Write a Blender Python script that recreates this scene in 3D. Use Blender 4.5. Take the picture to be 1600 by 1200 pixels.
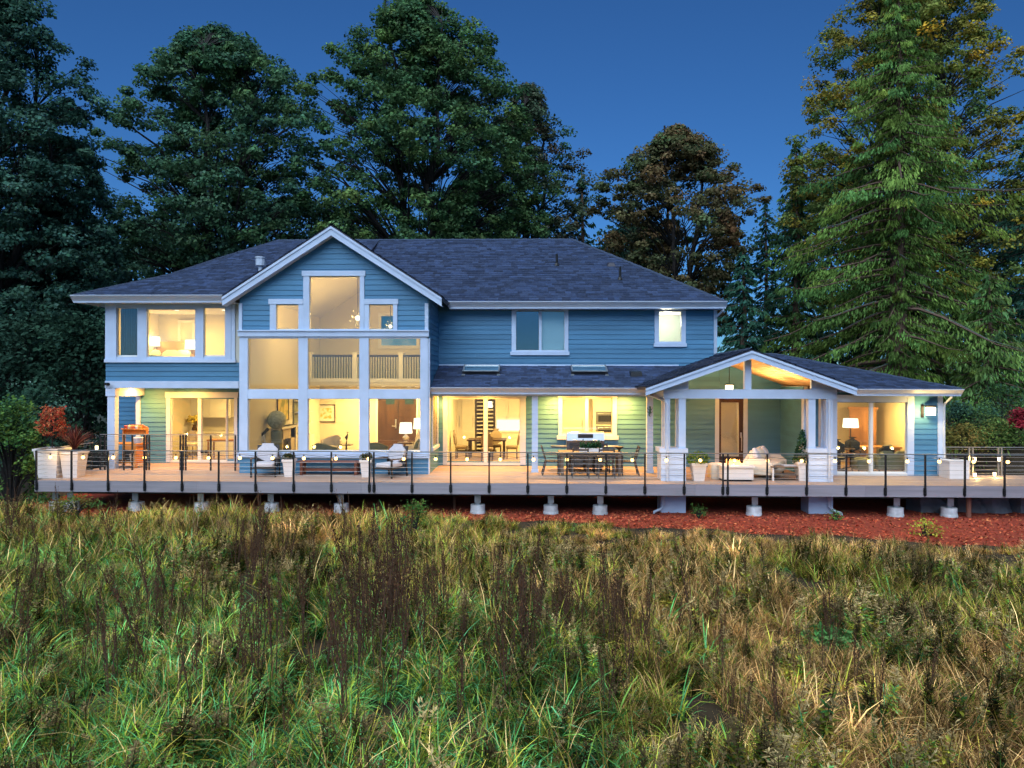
import bpy, bmesh, math, random
import numpy as np
from mathutils import Vector, Matrix

for _o in list(bpy.data.objects): bpy.data.objects.remove(_o)
scene = bpy.context.scene
COL = scene.collection
R = math.radians

# ------------------------------------------------------------------ camera, sky, sun, exposure
F, YAW, ROLL, CAMH = 1110.0, 0.0274, 0.0022, 2.9        # focal length in pixels of a 1600 wide frame
cam = bpy.data.cameras.new('camera'); camo = bpy.data.objects.new('camera', cam); COL.objects.link(camo)
cam.sensor_width = 36.0; cam.lens = 36.0 * F / 1600.0
cam.clip_start = 0.1; cam.clip_end = 5000
camo.matrix_world = Matrix.Translation((0, 0, CAMH)) @ Matrix.Rotation(YAW, 4, 'Z') @ Matrix.Rotation(R(90), 4, 'X') @ Matrix.Rotation(ROLL, 4, 'Z')
scene.camera = camo

world = bpy.data.worlds.new('World'); scene.world = world; world.use_nodes = True
wn = world.node_tree.nodes; wl = world.node_tree.links; wn.clear()
sky = wn.new('ShaderNodeTexSky'); sky.sky_type = 'NISHITA'; sky.sun_disc = False
sky.sun_elevation = R(14); sky.sun_rotation = R(180); sky.altitude = 800
sky.air_density = 1.0; sky.dust_density = 0.0; sky.ozone_density = 4.0
hs = wn.new('ShaderNodeMix'); hs.data_type = 'RGBA'; hs.blend_type = 'MULTIPLY'; hs.inputs['Factor'].default_value = 1.0
hs.inputs['B'].default_value = (.34, .605, .875, 1)        # dusk: the blue hour
bg = wn.new('ShaderNodeBackground'); bg.inputs['Strength'].default_value = 0.112
wo = wn.new('ShaderNodeOutputWorld')
wl.new(sky.outputs[0], hs.inputs['A']); wl.new(hs.outputs['Result'], bg.inputs['Color']); wl.new(bg.outputs[0], wo.inputs['Surface'])

sun = bpy.data.lights.new('dusk_glow', 'SUN'); suno = bpy.data.objects.new('dusk_glow', sun); COL.objects.link(suno)
sun.energy = 4.6; sun.angle = R(70); sun.color = (0.76, 0.88, 1.0)
suno.rotation_euler = (R(38), 0, R(-12))                 # soft after-glow from the west, behind the camera
scene.view_settings.view_transform = 'Standard'; scene.view_settings.look = 'None'
scene.view_settings.gamma = 1.0; scene.view_settings.use_curve_mapping = False
scene.view_settings.exposure = 0.0
scene.render.engine = 'CYCLES'
cy = scene.cycles
cy.use_denoising = True; cy.max_bounces = 5; cy.diffuse_bounces = 2; cy.glossy_bounces = 2
cy.transmission_bounces = 2; cy.transparent_max_bounces = 8; cy.use_adaptive_sampling = True; cy.adaptive_threshold = 0.06; cy.sample_clamp_indirect = 4.0
cy.caustics_reflective = False; cy.caustics_refractive = False
try: cy.denoising_input_passes = 'RGB_ALBEDO_NORMAL'; cy.denoiser = 'OPENIMAGEDENOISE'
except Exception: pass

# ------------------------------------------------------------------ measuring helpers
_c, _s = math.cos(YAW), math.sin(YAW)
def at(px, py, Y):
    u, v = px - 800, py - 600
    u, v = u + v * ROLL, v - u * ROLL
    t = u / F; X = Y * (t * _c - _s) / (_c + t * _s); d = Y * _c - X * _s
    return Vector((X, Y, CAMH - v * d / F))
def gx(px, Y): return at(px, 600, Y).x
def gz(py, Y, px=800): return at(px, py, Y).z
def floor_at(px, py, z=0.0):
    u, v = px - 800, py - 600
    u, v = u + v * ROLL, v - u * ROLL
    d = (CAMH - z) * F / v; l = u * d / F
    return Vector((l * _c - d * _s, l * _s + d * _c, z))
def ray_plane(px, py, p0, n):
    a = at(px, py, 10.0); o = Vector((0, 0, CAMH)); d = a - o
    k = (p0 - o).dot(n) / d.dot(n)
    return o + d * k

# ------------------------------------------------------------------ object helpers
OFF = {}
def thing(name, label, cat, loc=(0, 0, 0), rotz=0.0, group=None):
    o = bpy.data.objects.new(name, None); COL.objects.link(o)
    o.empty_display_size = 0.2
    o.location = loc; o.rotation_euler = (0, 0, rotz)
    o['label'] = label; o['category'] = cat
    if group: o['group'] = group
    OFF[o.name] = Vector((0, 0, 0))
    return o
def tag(o, label=None, cat=None, group=None, kind=None):
    if label: o['label'] = label
    if cat: o['category'] = cat
    if group: o['group'] = group
    if kind: o['kind'] = kind
    return o
def copy_tree(o, parent=None):
    c = o.copy(); COL.objects.link(c); c.parent = parent
    for ch in list(o.children): copy_tree(ch, c)
    return c

class MB:
    def __init__(s): s.v = []; s.f = []
    def add(s, vs, fs):
        b = len(s.v); s.v += [tuple(p) for p in vs]; s.f += [tuple(i + b for i in f) for f in fs]; return s
    def box(s, x0, x1, y0, y1, z0, z1):
        return s.add([(x0,y0,z0),(x1,y0,z0),(x1,y1,z0),(x0,y1,z0),(x0,y0,z1),(x1,y0,z1),(x1,y1,z1),(x0,y1,z1)],
                     [(0,3,2,1),(4,5,6,7),(0,1,5,4),(1,2,6,5),(2,3,7,6),(3,0,4,7)])
    def hexa(s, b, t):                                       # bottom ring of 4, top ring of 4
        return s.add(list(b) + list(t), [(0,3,2,1),(4,5,6,7),(0,1,5,4),(1,2,6,5),(2,3,7,6),(3,0,4,7)])
    def bar(s, p0, p1, w, h=None, up=(0, 0, 1)):             # square bar between two points
        p0, p1 = Vector(p0), Vector(p1); h = h or w
        d = (p1 - p0).normalized(); u = Vector(up)
        if abs(d.dot(u)) > .98: u = Vector((0, 1, 0))
        a = d.cross(u).normalized() * w / 2; b = a.cross(d).normalized() * h / 2
        return s.hexa([p0-a-b, p0+a-b, p0+a+b, p0-a+b], [p1-a-b, p1+a-b, p1+a+b, p1-a+b])
    def tube(s, pts, r, n=6, caps=True):
        pts = [Vector(p) for p in pts]; k = len(pts); rs = r if isinstance(r, (list, tuple)) else [r] * k
        base = len(s.v)
        for i, p in enumerate(pts):
            d = (pts[min(i+1, k-1)] - pts[max(i-1, 0)]).normalized()
            u = Vector((0, 0, 1)) if abs(d.z) < .9 else Vector((1, 0, 0))
            a = d.cross(u).normalized(); b = d.cross(a).normalized()
            for j in range(n):
                t = 2 * math.pi * j / n
                s.v.append(tuple(p + (a * math.cos(t) + b * math.sin(t)) * rs[i]))
        for i in range(k - 1):
            for j in range(n):
                q = base + i*n; j2 = (j+1) % n
                s.f.append((q+j, q+j2, q+n+j2, q+n+j))
        if caps:
            s.f.append(tuple(base + j for j in range(n-1, -1, -1))); s.f.append(tuple(base + (k-1)*n + j for j in range(n)))
        return s
    def lathe(s, prof, c=(0, 0, 0), n=16, sq=False):         # profile of (radius, z)
        base = len(s.v); k = len(prof); c = Vector(c)
        for r, z in prof:
            for j in range(n):
                t = 2 * math.pi * (j + .5) / n
                s.v.append((c.x + r * math.cos(t), c.y + r * math.sin(t), c.z + z))
        for i in range(k - 1):
            for j in range(n):
                q = base + i*n; j2 = (j+1) % n
                s.f.append((q+j, q+j2, q+n+j2, q+n+j))
        s.f.append(tuple(base + j for j in range(n-1, -1, -1))); s.f.append(tuple(base + (k-1)*n + j for j in range(n)))
        return s
    def ball(s, c, r, n=8, m=6, sc=(1, 1, 1)):
        prof = [(max(1e-4, r * math.sin(math.pi * i / m)), -r * math.cos(math.pi * i / m)) for i in range(m + 1)]
        b = len(s.v); s.lathe(prof, (0, 0, 0), n)
        for i in range(b, len(s.v)):
            v = s.v[i]; s.v[i] = (c[0] + v[0]*sc[0], c[1] + v[1]*sc[1], c[2] + v[2]*sc[2])
        return s
    def prism(s, poly, d):                                   # planar polygon extruded by vector d
        d = Vector(d); n = len(poly); a = [Vector(p) for p in poly]
        return s.add(a + [p + d for p in a], [tuple(range(n-1, -1, -1)), tuple(range(n, 2*n))] + [(i, (i+1) % n, n + (i+1) % n, n + i) for i in range(n)])
    def cushion(s, x0, x1, y0, y1, z0, z1, r=.05):           # soft box: three nested rings
        cx, cy_, hx, hy = (x0+x1)/2, (y0+y1)/2, (x1-x0)/2, (y1-y0)/2
        rings = []; n = 20
        for z, k in ((z0, 1 - r/min(hx,hy)), (z0 + (z1-z0)*.25, 1), (z0 + (z1-z0)*.72, 1), (z1 - (z1-z0)*.06, 1 - .5*r/min(hx,hy)), (z1 + (z1-z0)*.04, .6)):
            ring = []
            for j in range(n):
                t = 2*math.pi*j/n; ct, st = math.cos(t), math.sin(t)
                e = .28
                ring.append((cx + hx*k*math.copysign(abs(ct)**e, ct), cy_ + hy*k*math.copysign(abs(st)**e, st), z))
            rings.append(ring)
        b = len(s.v)
        for q in rings: s.v += q
        for i in range(len(rings)-1):
            for j in range(n): s.f.append((b+i*n+j, b+i*n+(j+1) % n, b+(i+1)*n+(j+1) % n, b+(i+1)*n+j))
        s.f.append(tuple(b + j for j in range(n-1, -1, -1))); s.f.append(tuple(b + (len(rings)-1)*n + j for j in range(n)))
        return s
    def rot(s, ax, ang, c, start=0):
        M = Matrix.Translation(c) @ Matrix.Rotation(ang, 4, ax) @ Matrix.Translation(-Vector(c))
        for i in range(start, len(s.v)): s.v[i] = tuple(M @ Vector(s.v[i]))
        return s
    def mesh(s, name):
        me = bpy.data.meshes.new(name); me.from_pydata(s.v, [], s.f); me.update(); return me
    def build(s, name, m, parent=None, smooth=False):
        me = s.mesh(name); me.materials.append(m)
        if smooth:
            me.polygons.foreach_set('use_smooth', [True] * len(me.polygons))
            try: me.set_sharp_from_angle(angle=R(40))
            except Exception: pass
        o = bpy.data.objects.new(name, me); COL.objects.link(o)
        if parent: o.parent = parent
        return o
def bpx(mb, x0, x1, y0, y1, Y, d0, d1):                      # box measured as a frame rectangle standing on the plane Y
    a = at(x0, (y0+y1)/2, Y).x; b = at(x1, (y0+y1)/2, Y).x; m = (x0+x1)/2
    return mb.box(a, b, Y + d0, Y + d1, at(m, y1, Y).z, at(m, y0, Y).z)

def np_mesh(name, V, Q, mat, col=None, parent=None, smooth=False):
    me = bpy.data.meshes.new(name); n = len(V); m, k = Q.shape
    me.vertices.add(n); me.vertices.foreach_set('co', V.astype(np.float32).ravel())
    me.loops.add(m * k); me.loops.foreach_set('vertex_index', Q.astype(np.int32).ravel())
    me.polygons.add(m); me.polygons.foreach_set('loop_start', np.arange(0, m*k, k, dtype=np.int32))
    me.update(calc_edges=True)
    if col is not None:
        a = me.color_attributes.new('tint', 'FLOAT_COLOR', 'POINT')
        c4 = np.ones((n, 4), np.float32); c4[:, :3] = col; a.data.foreach_set('color', c4.ravel())
    me.materials.append(mat)
    if smooth: me.polygons.foreach_set('use_smooth', np.ones(m, bool))
    o = bpy.data.objects.new(name, me); COL.objects.link(o)
    if parent: o.parent = parent
    return o

# ------------------------------------------------------------------ materials
MATS = {}
def srgb(r, g, b): return tuple(((c/255)/12.92 if c/255 <= .04045 else ((c/255 + .055)/1.055)**2.4) for c in (r, g, b))
def mat(name, col, rough=.6, var=.12, scale=6.0, bump=0.0, bscale=40.0, metal=0.0, spec=.4, stretch=(1, 1, 1), emit=None, estr=0.0, tint=False):
    m = bpy.data.materials.new(name); m.use_nodes = True; MATS[name] = m
    n, l = m.node_tree.nodes, m.node_tree.links; b = n['Principled BSDF']
    b.inputs['Roughness'].default_value = rough; b.inputs['Metallic'].default_value = metal
    b.inputs['Specular IOR Level'].default_value = spec
    tc = n.new('ShaderNodeTexCoord'); mp = n.new('ShaderNodeMapping'); mp.inputs['Scale'].default_value = stretch
    l.new(tc.outputs['Object'], mp.inputs['Vector'])
    nz = n.new('ShaderNodeTexNoise'); nz.inputs['Scale'].default_value = scale; nz.inputs['Detail'].default_value = 4
    l.new(mp.outputs[0], nz.inputs['Vector'])
    mr = n.new('ShaderNodeMapRange'); mr.inputs['To Min'].default_value = 1 - var; mr.inputs['To Max'].default_value = 1 + var
    mr.inputs['From Min'].default_value = .25; mr.inputs['From Max'].default_value = .75
    l.new(nz.outputs['Fac'], mr.inputs['Value'])
    oi = n.new('ShaderNodeObjectInfo'); mo = n.new('ShaderNodeMapRange'); mo.inputs['To Min'].default_value = 1 - var*.5; mo.inputs['To Max'].default_value = 1 + var*.5
    l.new(oi.outputs['Random'], mo.inputs['Value'])
    mu = n.new('ShaderNodeMath'); mu.operation = 'MULTIPLY'; l.new(mr.outputs[0], mu.inputs[0]); l.new(mo.outputs[0], mu.inputs[1])
    vm = n.new('ShaderNodeVectorMath'); vm.operation = 'SCALE'; vm.inputs[0].default_value = col
    if tint:
        at_ = n.new('ShaderNodeAttribute'); at_.attribute_name = 'tint'; v2 = n.new('ShaderNodeVectorMath'); v2.operation = 'MULTIPLY'
        v2.inputs[0].default_value = col; l.new(at_.outputs['Color'], v2.inputs[1]); l.new(v2.outputs[0], vm.inputs[0])
    l.new(mu.outputs[0], vm.inputs['Scale']); l.new(vm.outputs[0], b.inputs['Base Color'])
    if bump:
        nb = n.new('ShaderNodeTexNoise'); nb.inputs['Scale'].default_value = bscale; nb.inputs['Detail'].default_value = 3
        l.new(mp.outputs[0], nb.inputs['Vector'])
        bp = n.new('ShaderNodeBump'); bp.inputs['Strength'].default_value = bump; bp.inputs['Distance'].default_value = .02
        l.new(nb.outputs['Fac'], bp.inputs['Height']); l.new(bp.outputs[0], b.inputs['Normal'])
    if emit:
        b.inputs['Emission Color'].default_value = (*emit, 1); b.inputs['Emission Strength'].default_value = estr
    return m
def foliage_mat(name, trans=.3, rough=.55, wear=.25, inst=0.0):
    m = bpy.data.materials.new(name); m.use_nodes = True
    n, l = m.node_tree.nodes, m.node_tree.links; n.clear()
    a = n.new('ShaderNodeAttribute'); a.attribute_name = 'tint'
    g = n.new('ShaderNodeNewGeometry'); nz = n.new('ShaderNodeTexNoise'); nz.inputs['Scale'].default_value = 1.1; nz.inputs['Detail'].default_value = 2
    l.new(g.outputs['Position'], nz.inputs['Vector'])
    mr = n.new('ShaderNodeMapRange'); mr.inputs['From Min'].default_value = .3; mr.inputs['From Max'].default_value = .7; mr.inputs['To Min'].default_value = 1 - wear; mr.inputs['To Max'].default_value = 1 + wear
    l.new(nz.outputs['Fac'], mr.inputs['Value'])
    sc = n.new('ShaderNodeVectorMath'); sc.operation = 'SCALE'; l.new(a.outputs['Color'], sc.inputs[0]); l.new(mr.outputs[0], sc.inputs['Scale'])
    oi = n.new('ShaderNodeObjectInfo'); mo = n.new('ShaderNodeMapRange'); mo.inputs['To Min'].default_value = 1 - inst; mo.inputs['To Max'].default_value = 1 + inst; l.new(oi.outputs['Random'], mo.inputs['Value'])
    s0 = sc; sc = n.new('ShaderNodeVectorMath'); sc.operation = 'SCALE'; l.new(s0.outputs[0], sc.inputs[0]); l.new(mo.outputs[0], sc.inputs['Scale'])
    p = n.new('ShaderNodeBsdfDiffuse')
    t = n.new('ShaderNodeBsdfTranslucent'); mx = n.new('ShaderNodeMixShader'); mx.inputs[0].default_value = trans
    o = n.new('ShaderNodeOutputMaterial')
    l.new(sc.outputs[0], p.inputs['Color']); l.new(sc.outputs[0], t.inputs['Color'])
    l.new(p.outputs[0], mx.inputs[1]); l.new(t.outputs[0], mx.inputs[2]); l.new(mx.outputs[0], o.inputs['Surface'])
    return m
def glass_mat(name, tint=(.96, .98, .97), refl=.10):
    m = bpy.data.materials.new(name); m.use_nodes = True
    n, l = m.node_tree.nodes, m.node_tree.links; n.clear()
    t = n.new('ShaderNodeBsdfTransparent'); t.inputs['Color'].default_value = (*tint, 1)
    g = n.new('ShaderNodeBsdfGlossy'); g.inputs['Roughness'].default_value = .03; g.inputs['Color'].default_value = (.9, .95, 1, 1)
    lw = n.new('ShaderNodeLayerWeight'); lw.inputs['Blend'].default_value = .25
    mr = n.new('ShaderNodeMapRange'); mr.inputs['To Min'].default_value = refl; mr.inputs['To Max'].default_value = .7
    l.new(lw.outputs['Fresnel'], mr.inputs['Value'])
    mx = n.new('ShaderNodeMixShader'); o = n.new('ShaderNodeOutputMaterial')
    l.new(mr.outputs[0], mx.inputs[0]); l.new(t.outputs[0], mx.inputs[1]); l.new(g.outputs[0], mx.inputs[2]); l.new(mx.outputs[0], o.inputs['Surface'])
    return m
def emit_mat(name, col, st):
    m = bpy.data.materials.new(name); m.use_nodes = True
    n, l = m.node_tree.nodes, m.node_tree.links; n.clear()
    e = n.new('ShaderNodeEmission'); e.inputs['Color'].default_value = (*col, 1); e.inputs['Strength'].default_value = st
    o = n.new('ShaderNodeOutputMaterial'); l.new(e.outputs[0], o.inputs['Surface']); return m

M_SIDING = mat('siding_paint', (.060, .195, .335), .55, .17, 1.6, .12, 60, stretch=(.3, 1, 2))
M_SHEATH = mat('wall_sheathing', (.55, .53, .46), .8, .05)
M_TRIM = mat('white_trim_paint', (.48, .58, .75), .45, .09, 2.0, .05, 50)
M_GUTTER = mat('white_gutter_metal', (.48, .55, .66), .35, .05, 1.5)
M_SHINGLE = mat('asphalt_shingle', (.030, .048, .100), .9, .3, 9, .5, 160, tint=True)
M_ROOFEDGE = mat('roof_edge_metal', (.03, .03, .045), .5, .1)
M_GLASS = glass_mat('window_glass', refl=.085)
M_GLASSD = glass_mat('reflective_glass', (.55, .65, .75), .30)
M_FRAME = mat('window_frame_vinyl', (.72, .72, .70), .4, .03)
M_CREAM = mat('cream_plaster', (.72, .66, .52), .8, .04, 1.0)
M_WHITEWALL = mat('white_plaster', (.78, .75, .68), .8, .03, 1.0)
M_FLOOR = mat('oak_floor', (.42, .28, .15), .4, .2, 3, .1, 20, stretch=(1, 8, 1))
M_CABINET = mat('white_cabinet_paint', (.78, .74, .64), .4, .04)
M_DECK = mat('composite_deck_board', (.34, .25, .20), .6, .18, 3, .2, 60, stretch=(.3, 6, 1))
M_FASCIA = mat('deck_fascia_board', (.28, .25, .27), .6, .18, 2, .15, 60, stretch=(.3, 1, 6))
M_BEAM = mat('treated_beam', (.10, .075, .055), .85, .25, 4)
M_CONC = mat('pale_concrete', (.55, .57, .58), .85, .3, 5, .3, 50)
M_STEEL = mat('galvanised_steel', (.42, .44, .46), .4, .15, 8, metal=.8)
M_BLACK = mat('black_powder_coat', (.012, .012, .013), .4, .1)
M_RAIL = mat('brushed_rail_steel', (.34, .33, .32), .35, .1, 6, metal=.7)
M_CABLE = mat('steel_cable', (.40, .38, .36), .35, .1, metal=.6)
M_CEDARCEIL = mat('cedar_plank_ceiling', (.42, .24, .11), .6, .25, 3, .1, 40, stretch=(1, 8, 1))
M_DARKWOOD = mat('dark_walnut', (.05, .025, .014), .4, .3, 5, .1, 30, stretch=(1, 1, .2))
M_WOOD = mat('warm_wood', (.36, .17, .06), .5, .25, 5, .1, 30, stretch=(1, 1, .2))
M_REDWOOD = mat('red_brown_wood', (.15, .05, .03), .5, .25, 5, stretch=(.2, 1, 1))
M_ORANGEWOOD = mat('orange_cedar', (.55, .22, .05), .55, .2, 6, .1, 30)
M_GREYWOOD = mat('weathered_teak', (.13, .095, .07), .7, .25, 8, .2, 40)
M_WICKER = mat('grey_wicker', (.05, .045, .045), .7, .2, 40, .4, 90)
M_CUSH = mat('pale_grey_fabric', (.50, .50, .55), .9, .06, 20, .2, 200)
M_CREAMFAB = mat('cream_fabric', (.66, .58, .46), .9, .06, 10, .2, 150)
M_OLIVEFAB = mat('sage_fabric', (.20, .21, .14), .9, .08, 10, .2, 150)
M_WHITEPOT = mat('white_glazed_planter', (.70, .68, .68), .4, .05, 3)
M_SOIL = mat('potting_soil', (.03, .02, .014), .95, .3, 20, .5, 60)
M_STAIN = mat('stainless_steel', (.24, .26, .29), .28, .06, 4, metal=.85, stretch=(.2, 1, 4))
M_IRON = mat('cast_iron', (.02, .02, .02), .6, .1)
M_STONE = mat('grey_boulder', (.16, .16, .17), .9, .3, 3, .6, 12)
M_TILE = mat('travertine_tile', (.55, .45, .32), .5, .12, 4)
M_SHADE = emit_mat('lit_lamp_shade', (1, .86, .62), 2.6)
M_BULB = emit_mat('lit_bulb', (1, .60, .18), 6.5)
M_BULBW = emit_mat('lit_lantern_glass', (1, .80, .48), 6)
M_FLAME = emit_mat('gas_flame', (1, .42, .08), 7)
M_BARK = mat('tree_bark', (.026, .022, .020), .9, .35, 6, .6, 20, stretch=(1, 1, .3))
M_BARKC = mat('cedar_bark', (.13, .078, .055), .9, .35, 8, .6, 20, stretch=(2, 2, .2))
M_LEAF = foliage_mat('broad_leaf')
M_NEEDLE = foliage_mat('cedar_spray', .2)
M_GRASS = foliage_mat('grass_blade', .25, inst=.4, wear=.35)

WARM = (1.0, .64, .20)
LAMP_GAIN = 3.8
def lamp(name, loc, power, parent=None, r=.08, col=WARM, kind='POINT', size=.3):
    L = bpy.data.lights.new(name, kind); L.energy = power * LAMP_GAIN; L.color = col
    if kind == 'AREA': L.shape = 'DISK'; L.size = size
    else: L.shadow_soft_size = r
    o = bpy.data.objects.new(name, L); COL.objects.link(o); o.location = loc
    if parent: o.parent = parent
    return o
# ------------------------------------------------------------------ the house
YD, YB, YC, YP, YR, YL, YLR = 20.8, 22.8, 25.2, 23.25, 23.1, 23.6, 25.5
def rebase(root, loc):
    loc = Vector(loc); root.location = loc
    for c in root.children: c.location = c.location - loc
house = thing('house', 'large blue clapboard house with white trim and dark shingled roofs', 'house')
rnd = random.Random(5)

M_GLASSM = glass_mat('half_mirror_glass', (.7, .78, .85), .14)
def intervals(a, b, holes):
    out = [(a, b)]
    for h0, h1 in holes:
        nx = []
        for p, q in out:
            if h1 <= p or h0 >= q: nx.append((p, q)); continue
            if h0 > p: nx.append((p, h0))
            if h1 < q: nx.append((h1, q))
        out = nx
    return [(p, q) for p, q in out if q - p > .02]

def make_wall(Y, x0, x1, z0, z1, holes, xl=None, xr=None, board=.168, siding=True, thick=.14, name='wall', sid_z=None, smat=None):
    """wall on the plane Y facing the camera; holes are (x0,x1,z0,z1); xl/xr(z) clip for gables"""
    xl = xl or (lambda z: x0); xr = xr or (lambda z: x1)
    zs = sorted(set([z0, z1] + [z for h in holes for z in (h[2], h[3]) if z0 < z < z1]))
    if xl(z0) != xl(z1) : zs = sorted(set(zs + [z0 + (z1-z0)*k/8 for k in range(9)] ))
    mb = MB()
    for za, zb in zip(zs[:-1], zs[1:]):
        zm = (za+zb)/2
        hs = [(h[0], h[1]) for h in holes if h[2] < zm < h[3]]
        for p, q in intervals(xl(za), xr(za), hs):
            pt = xl(zb) if abs(p - xl(za)) < 1e-6 else p; qt = xr(zb) if abs(q - xr(za)) < 1e-6 else q
            if qt - pt < .01: qt = pt + .01
            mb.hexa([(p, Y, za), (q, Y, za), (q, Y+thick, za), (p, Y+thick, za)], [(pt, Y, zb), (qt, Y, zb), (qt, Y+thick, zb), (pt, Y+thick, zb)])
    w = mb.build(name, M_SHEATH, house)
    if siding:
        sz0, sz1 = sid_z or (z0, z1)
        k = 0
        while sz0 + k*board < sz1 - .02:
            za = sz0 + k*board; zb = min(za + board, sz1); zm = (za+zb)/2; k += 1
            hs = [(h[0]-.01, h[1]+.01) for h in holes if h[2] < zm < h[3]]
            for p, q in intervals(xl(za), xr(za), hs):
                pt = xl(zb) if abs(p - xl(za)) < 1e-6 else p; qt = xr(zb) if abs(q - xr(za)) < 1e-6 else q
                if qt - pt < .01: continue
                cuts = [(p, pt)]
                L = q - p
                if L > 4.2:                                    # real boards come in lengths: staggered butt joints
                    c = p + 1.2 + rnd.random() * 2.4
                    while c < q - 1.0: cuts.append((c, c)); c += 3.66
                cuts.append((q, qt))
                for (a0, a1), (b0, b1) in zip(cuts[:-1], cuts[1:]):
                    g = .0015
                    jog = (rnd.random()-.5)*.003
                    MB().hexa([(a0+g, Y-.026+jog, za), (b0-g, Y-.026+jog, za), (b0-g, Y+.002, za), (a0+g, Y+.002, za)],
                              [(a1+g, Y-.006, zb+.004), (b1-g, Y-.006, zb+.004), (b1-g, Y+.002, zb+.004), (a1+g, Y+.002, zb+.004)]).build('siding_board', smat or M_SIDING, w)
    return w
def side_wall(X, y0, y1, z0, z1, face, thick=.14, holes=(), board=.168, siding=True):
    """wall on the plane X; face=+1 looks to the right"""
    mb = MB()
    zs = sorted(set([z0, z1] + [z for h in holes for z in (h[2], h[3])]))
    for za, zb in zip(zs[:-1], zs[1:]):
        zm = (za+zb)/2
        for p, q in intervals(y0, y1, [(h[0], h[1]) for h in holes if h[2] < zm < h[3]]):
            mb.box(min(X, X - face*thick), max(X, X - face*thick), p, q, za, zb)
    w = mb.build('side_wall', M_SHEATH, house)
    if siding:
        k = 0
        while z0 + k*board < z1 - .02:
            za = z0 + k*board; zb = min(za + board, z1); zm = (za+zb)/2; k += 1
            for p, q in intervals(y0, y1, [(h[0], h[1]) for h in holes if h[2] < zm < h[3]]):
                a, b, c = X + face*.026, X + face*.006, X - face*.002
                MB().hexa([(a, p, za), (c, p, za), (c, q, za), (a, q, za)][::face], [(b, p, zb+.004), (c, p, zb+.004), (c, q, zb+.004), (b, q, zb+.004)][::face]).build('siding_board', M_SIDING, w)
    return w

def win(px0, px1, py0, py1, Y, glass=None, name='window', fw=.05, depth=.06):
    """a sash with its pane, measured on the plane Y; returns its wall hole"""
    m = (px0+px1)/2
    x0, x1 = at(px0, (py0+py1)/2, Y).x, at(px1, (py0+py1)/2, Y).x
    z0, z1 = at(m, py1, Y).z, at(m, py0, Y).z
    mb = MB(); a, b = Y + .02, Y + .02 + depth
    mb.box(x0-fw, x0, a, b, z0-fw, z1+fw); mb.box(x1, x1+fw, a, b, z0-fw, z1+fw)
    mb.box(x0, x1, a, b, z0-fw, z0); mb.box(x0, x1, a, b, z1, z1+fw)
    f = mb.build(name, M_FRAME, house)
    MB().box(x0-.004, x1+.004, Y+.045, Y+.055, z0-.004, z1+.004).build('pane', glass or M_GLASS, f)
    return (x0-fw+.004, x1+fw-.004, z0-fw+.004, z1+fw-.004)
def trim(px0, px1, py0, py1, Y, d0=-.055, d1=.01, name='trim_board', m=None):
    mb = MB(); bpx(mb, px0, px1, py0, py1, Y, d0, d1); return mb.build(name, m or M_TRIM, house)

# ---- two-storey gabled bay
GX0, GX1 = gx(374.5, YB), gx(669.5, YB); GXC = (GX0+GX1)/2
APEX = at(517, 351, YB-.36); RK_L = at(347, 462, YB-.36); RK_R = at(690, 463, YB-.36)
PITCH = (APEX.z - (RK_L.z+RK_R.z)/2) / ((RK_R.x - RK_L.x)/2)
def roofz(x): return APEX.z - abs(x - GXC) * PITCH           # upper surface of the gable roof
EZ = roofz(GX0) - .22
holes = []
holes.append(win(484.5, 562, 433, 514, YB))
holes.append(win(432.5, 466.5, 477, 514, YB)); holes.append(win(577.5, 614, 477, 514, YB))
for a, b in ((388.5, 466.5), (482, 561.5), (577, 656.5)):
    holes.append(win(a, b, 529, 608, YB)); holes.append(win(a, b, 623.5, 703.5, YB))
gh = [h for h in holes]
zt = roofz(GXC) - .25
zbay0 = -.02
make_wall(YB, GX0, GX1, zbay0, EZ, gh, sid_z=(zbay0, gz(715, YB, 520)))
MB()
z_up = gz(517, YB, 520)
# siding of the storey and the gable above the big windows
w_up = make_wall(YB, GX0, GX1, EZ, zt, gh, xl=lambda z: GX0 + max(0, (z-EZ))/PITCH, xr=lambda z: GX1 - max(0, (z-EZ))/PITCH)
k = 0
while z_up + k*.168 < EZ - .02:
    za = z_up + k*.168; zb = min(za+.168, EZ); zm = (za+zb)/2; k += 1
    for p, q in intervals(GX0, GX1, [(h[0], h[1]) for h in gh if h[2] < zm < h[3]]):
        MB().hexa([(p, YB-.026, za), (q, YB-.026, za), (q, YB+.002, za), (p, YB+.002, za)], [(p, YB-.006, zb+.004), (q, YB-.006, zb+.004), (q, YB+.002, zb+.004), (p, YB+.002, zb+.004)]).build('siding_board', M_SIDING, w_up)
# trim of the bay: boards butt end to end
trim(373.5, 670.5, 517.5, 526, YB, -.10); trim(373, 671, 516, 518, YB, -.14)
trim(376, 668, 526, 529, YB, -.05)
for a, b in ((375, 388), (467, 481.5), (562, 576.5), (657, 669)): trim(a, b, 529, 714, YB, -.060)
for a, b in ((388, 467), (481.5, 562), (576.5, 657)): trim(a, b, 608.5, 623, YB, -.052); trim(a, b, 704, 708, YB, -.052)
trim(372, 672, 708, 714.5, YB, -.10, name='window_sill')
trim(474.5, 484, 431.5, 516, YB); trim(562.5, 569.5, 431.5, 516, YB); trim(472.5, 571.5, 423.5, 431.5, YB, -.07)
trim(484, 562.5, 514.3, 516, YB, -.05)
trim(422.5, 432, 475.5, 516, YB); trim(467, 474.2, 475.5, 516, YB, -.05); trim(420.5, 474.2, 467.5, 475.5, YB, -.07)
trim(569.8, 577, 475.5, 516, YB, -.05); trim(614.5, 621, 475.5, 516, YB); trim(569.8, 622.5, 467.5, 475.5, YB, -.07)
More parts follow.
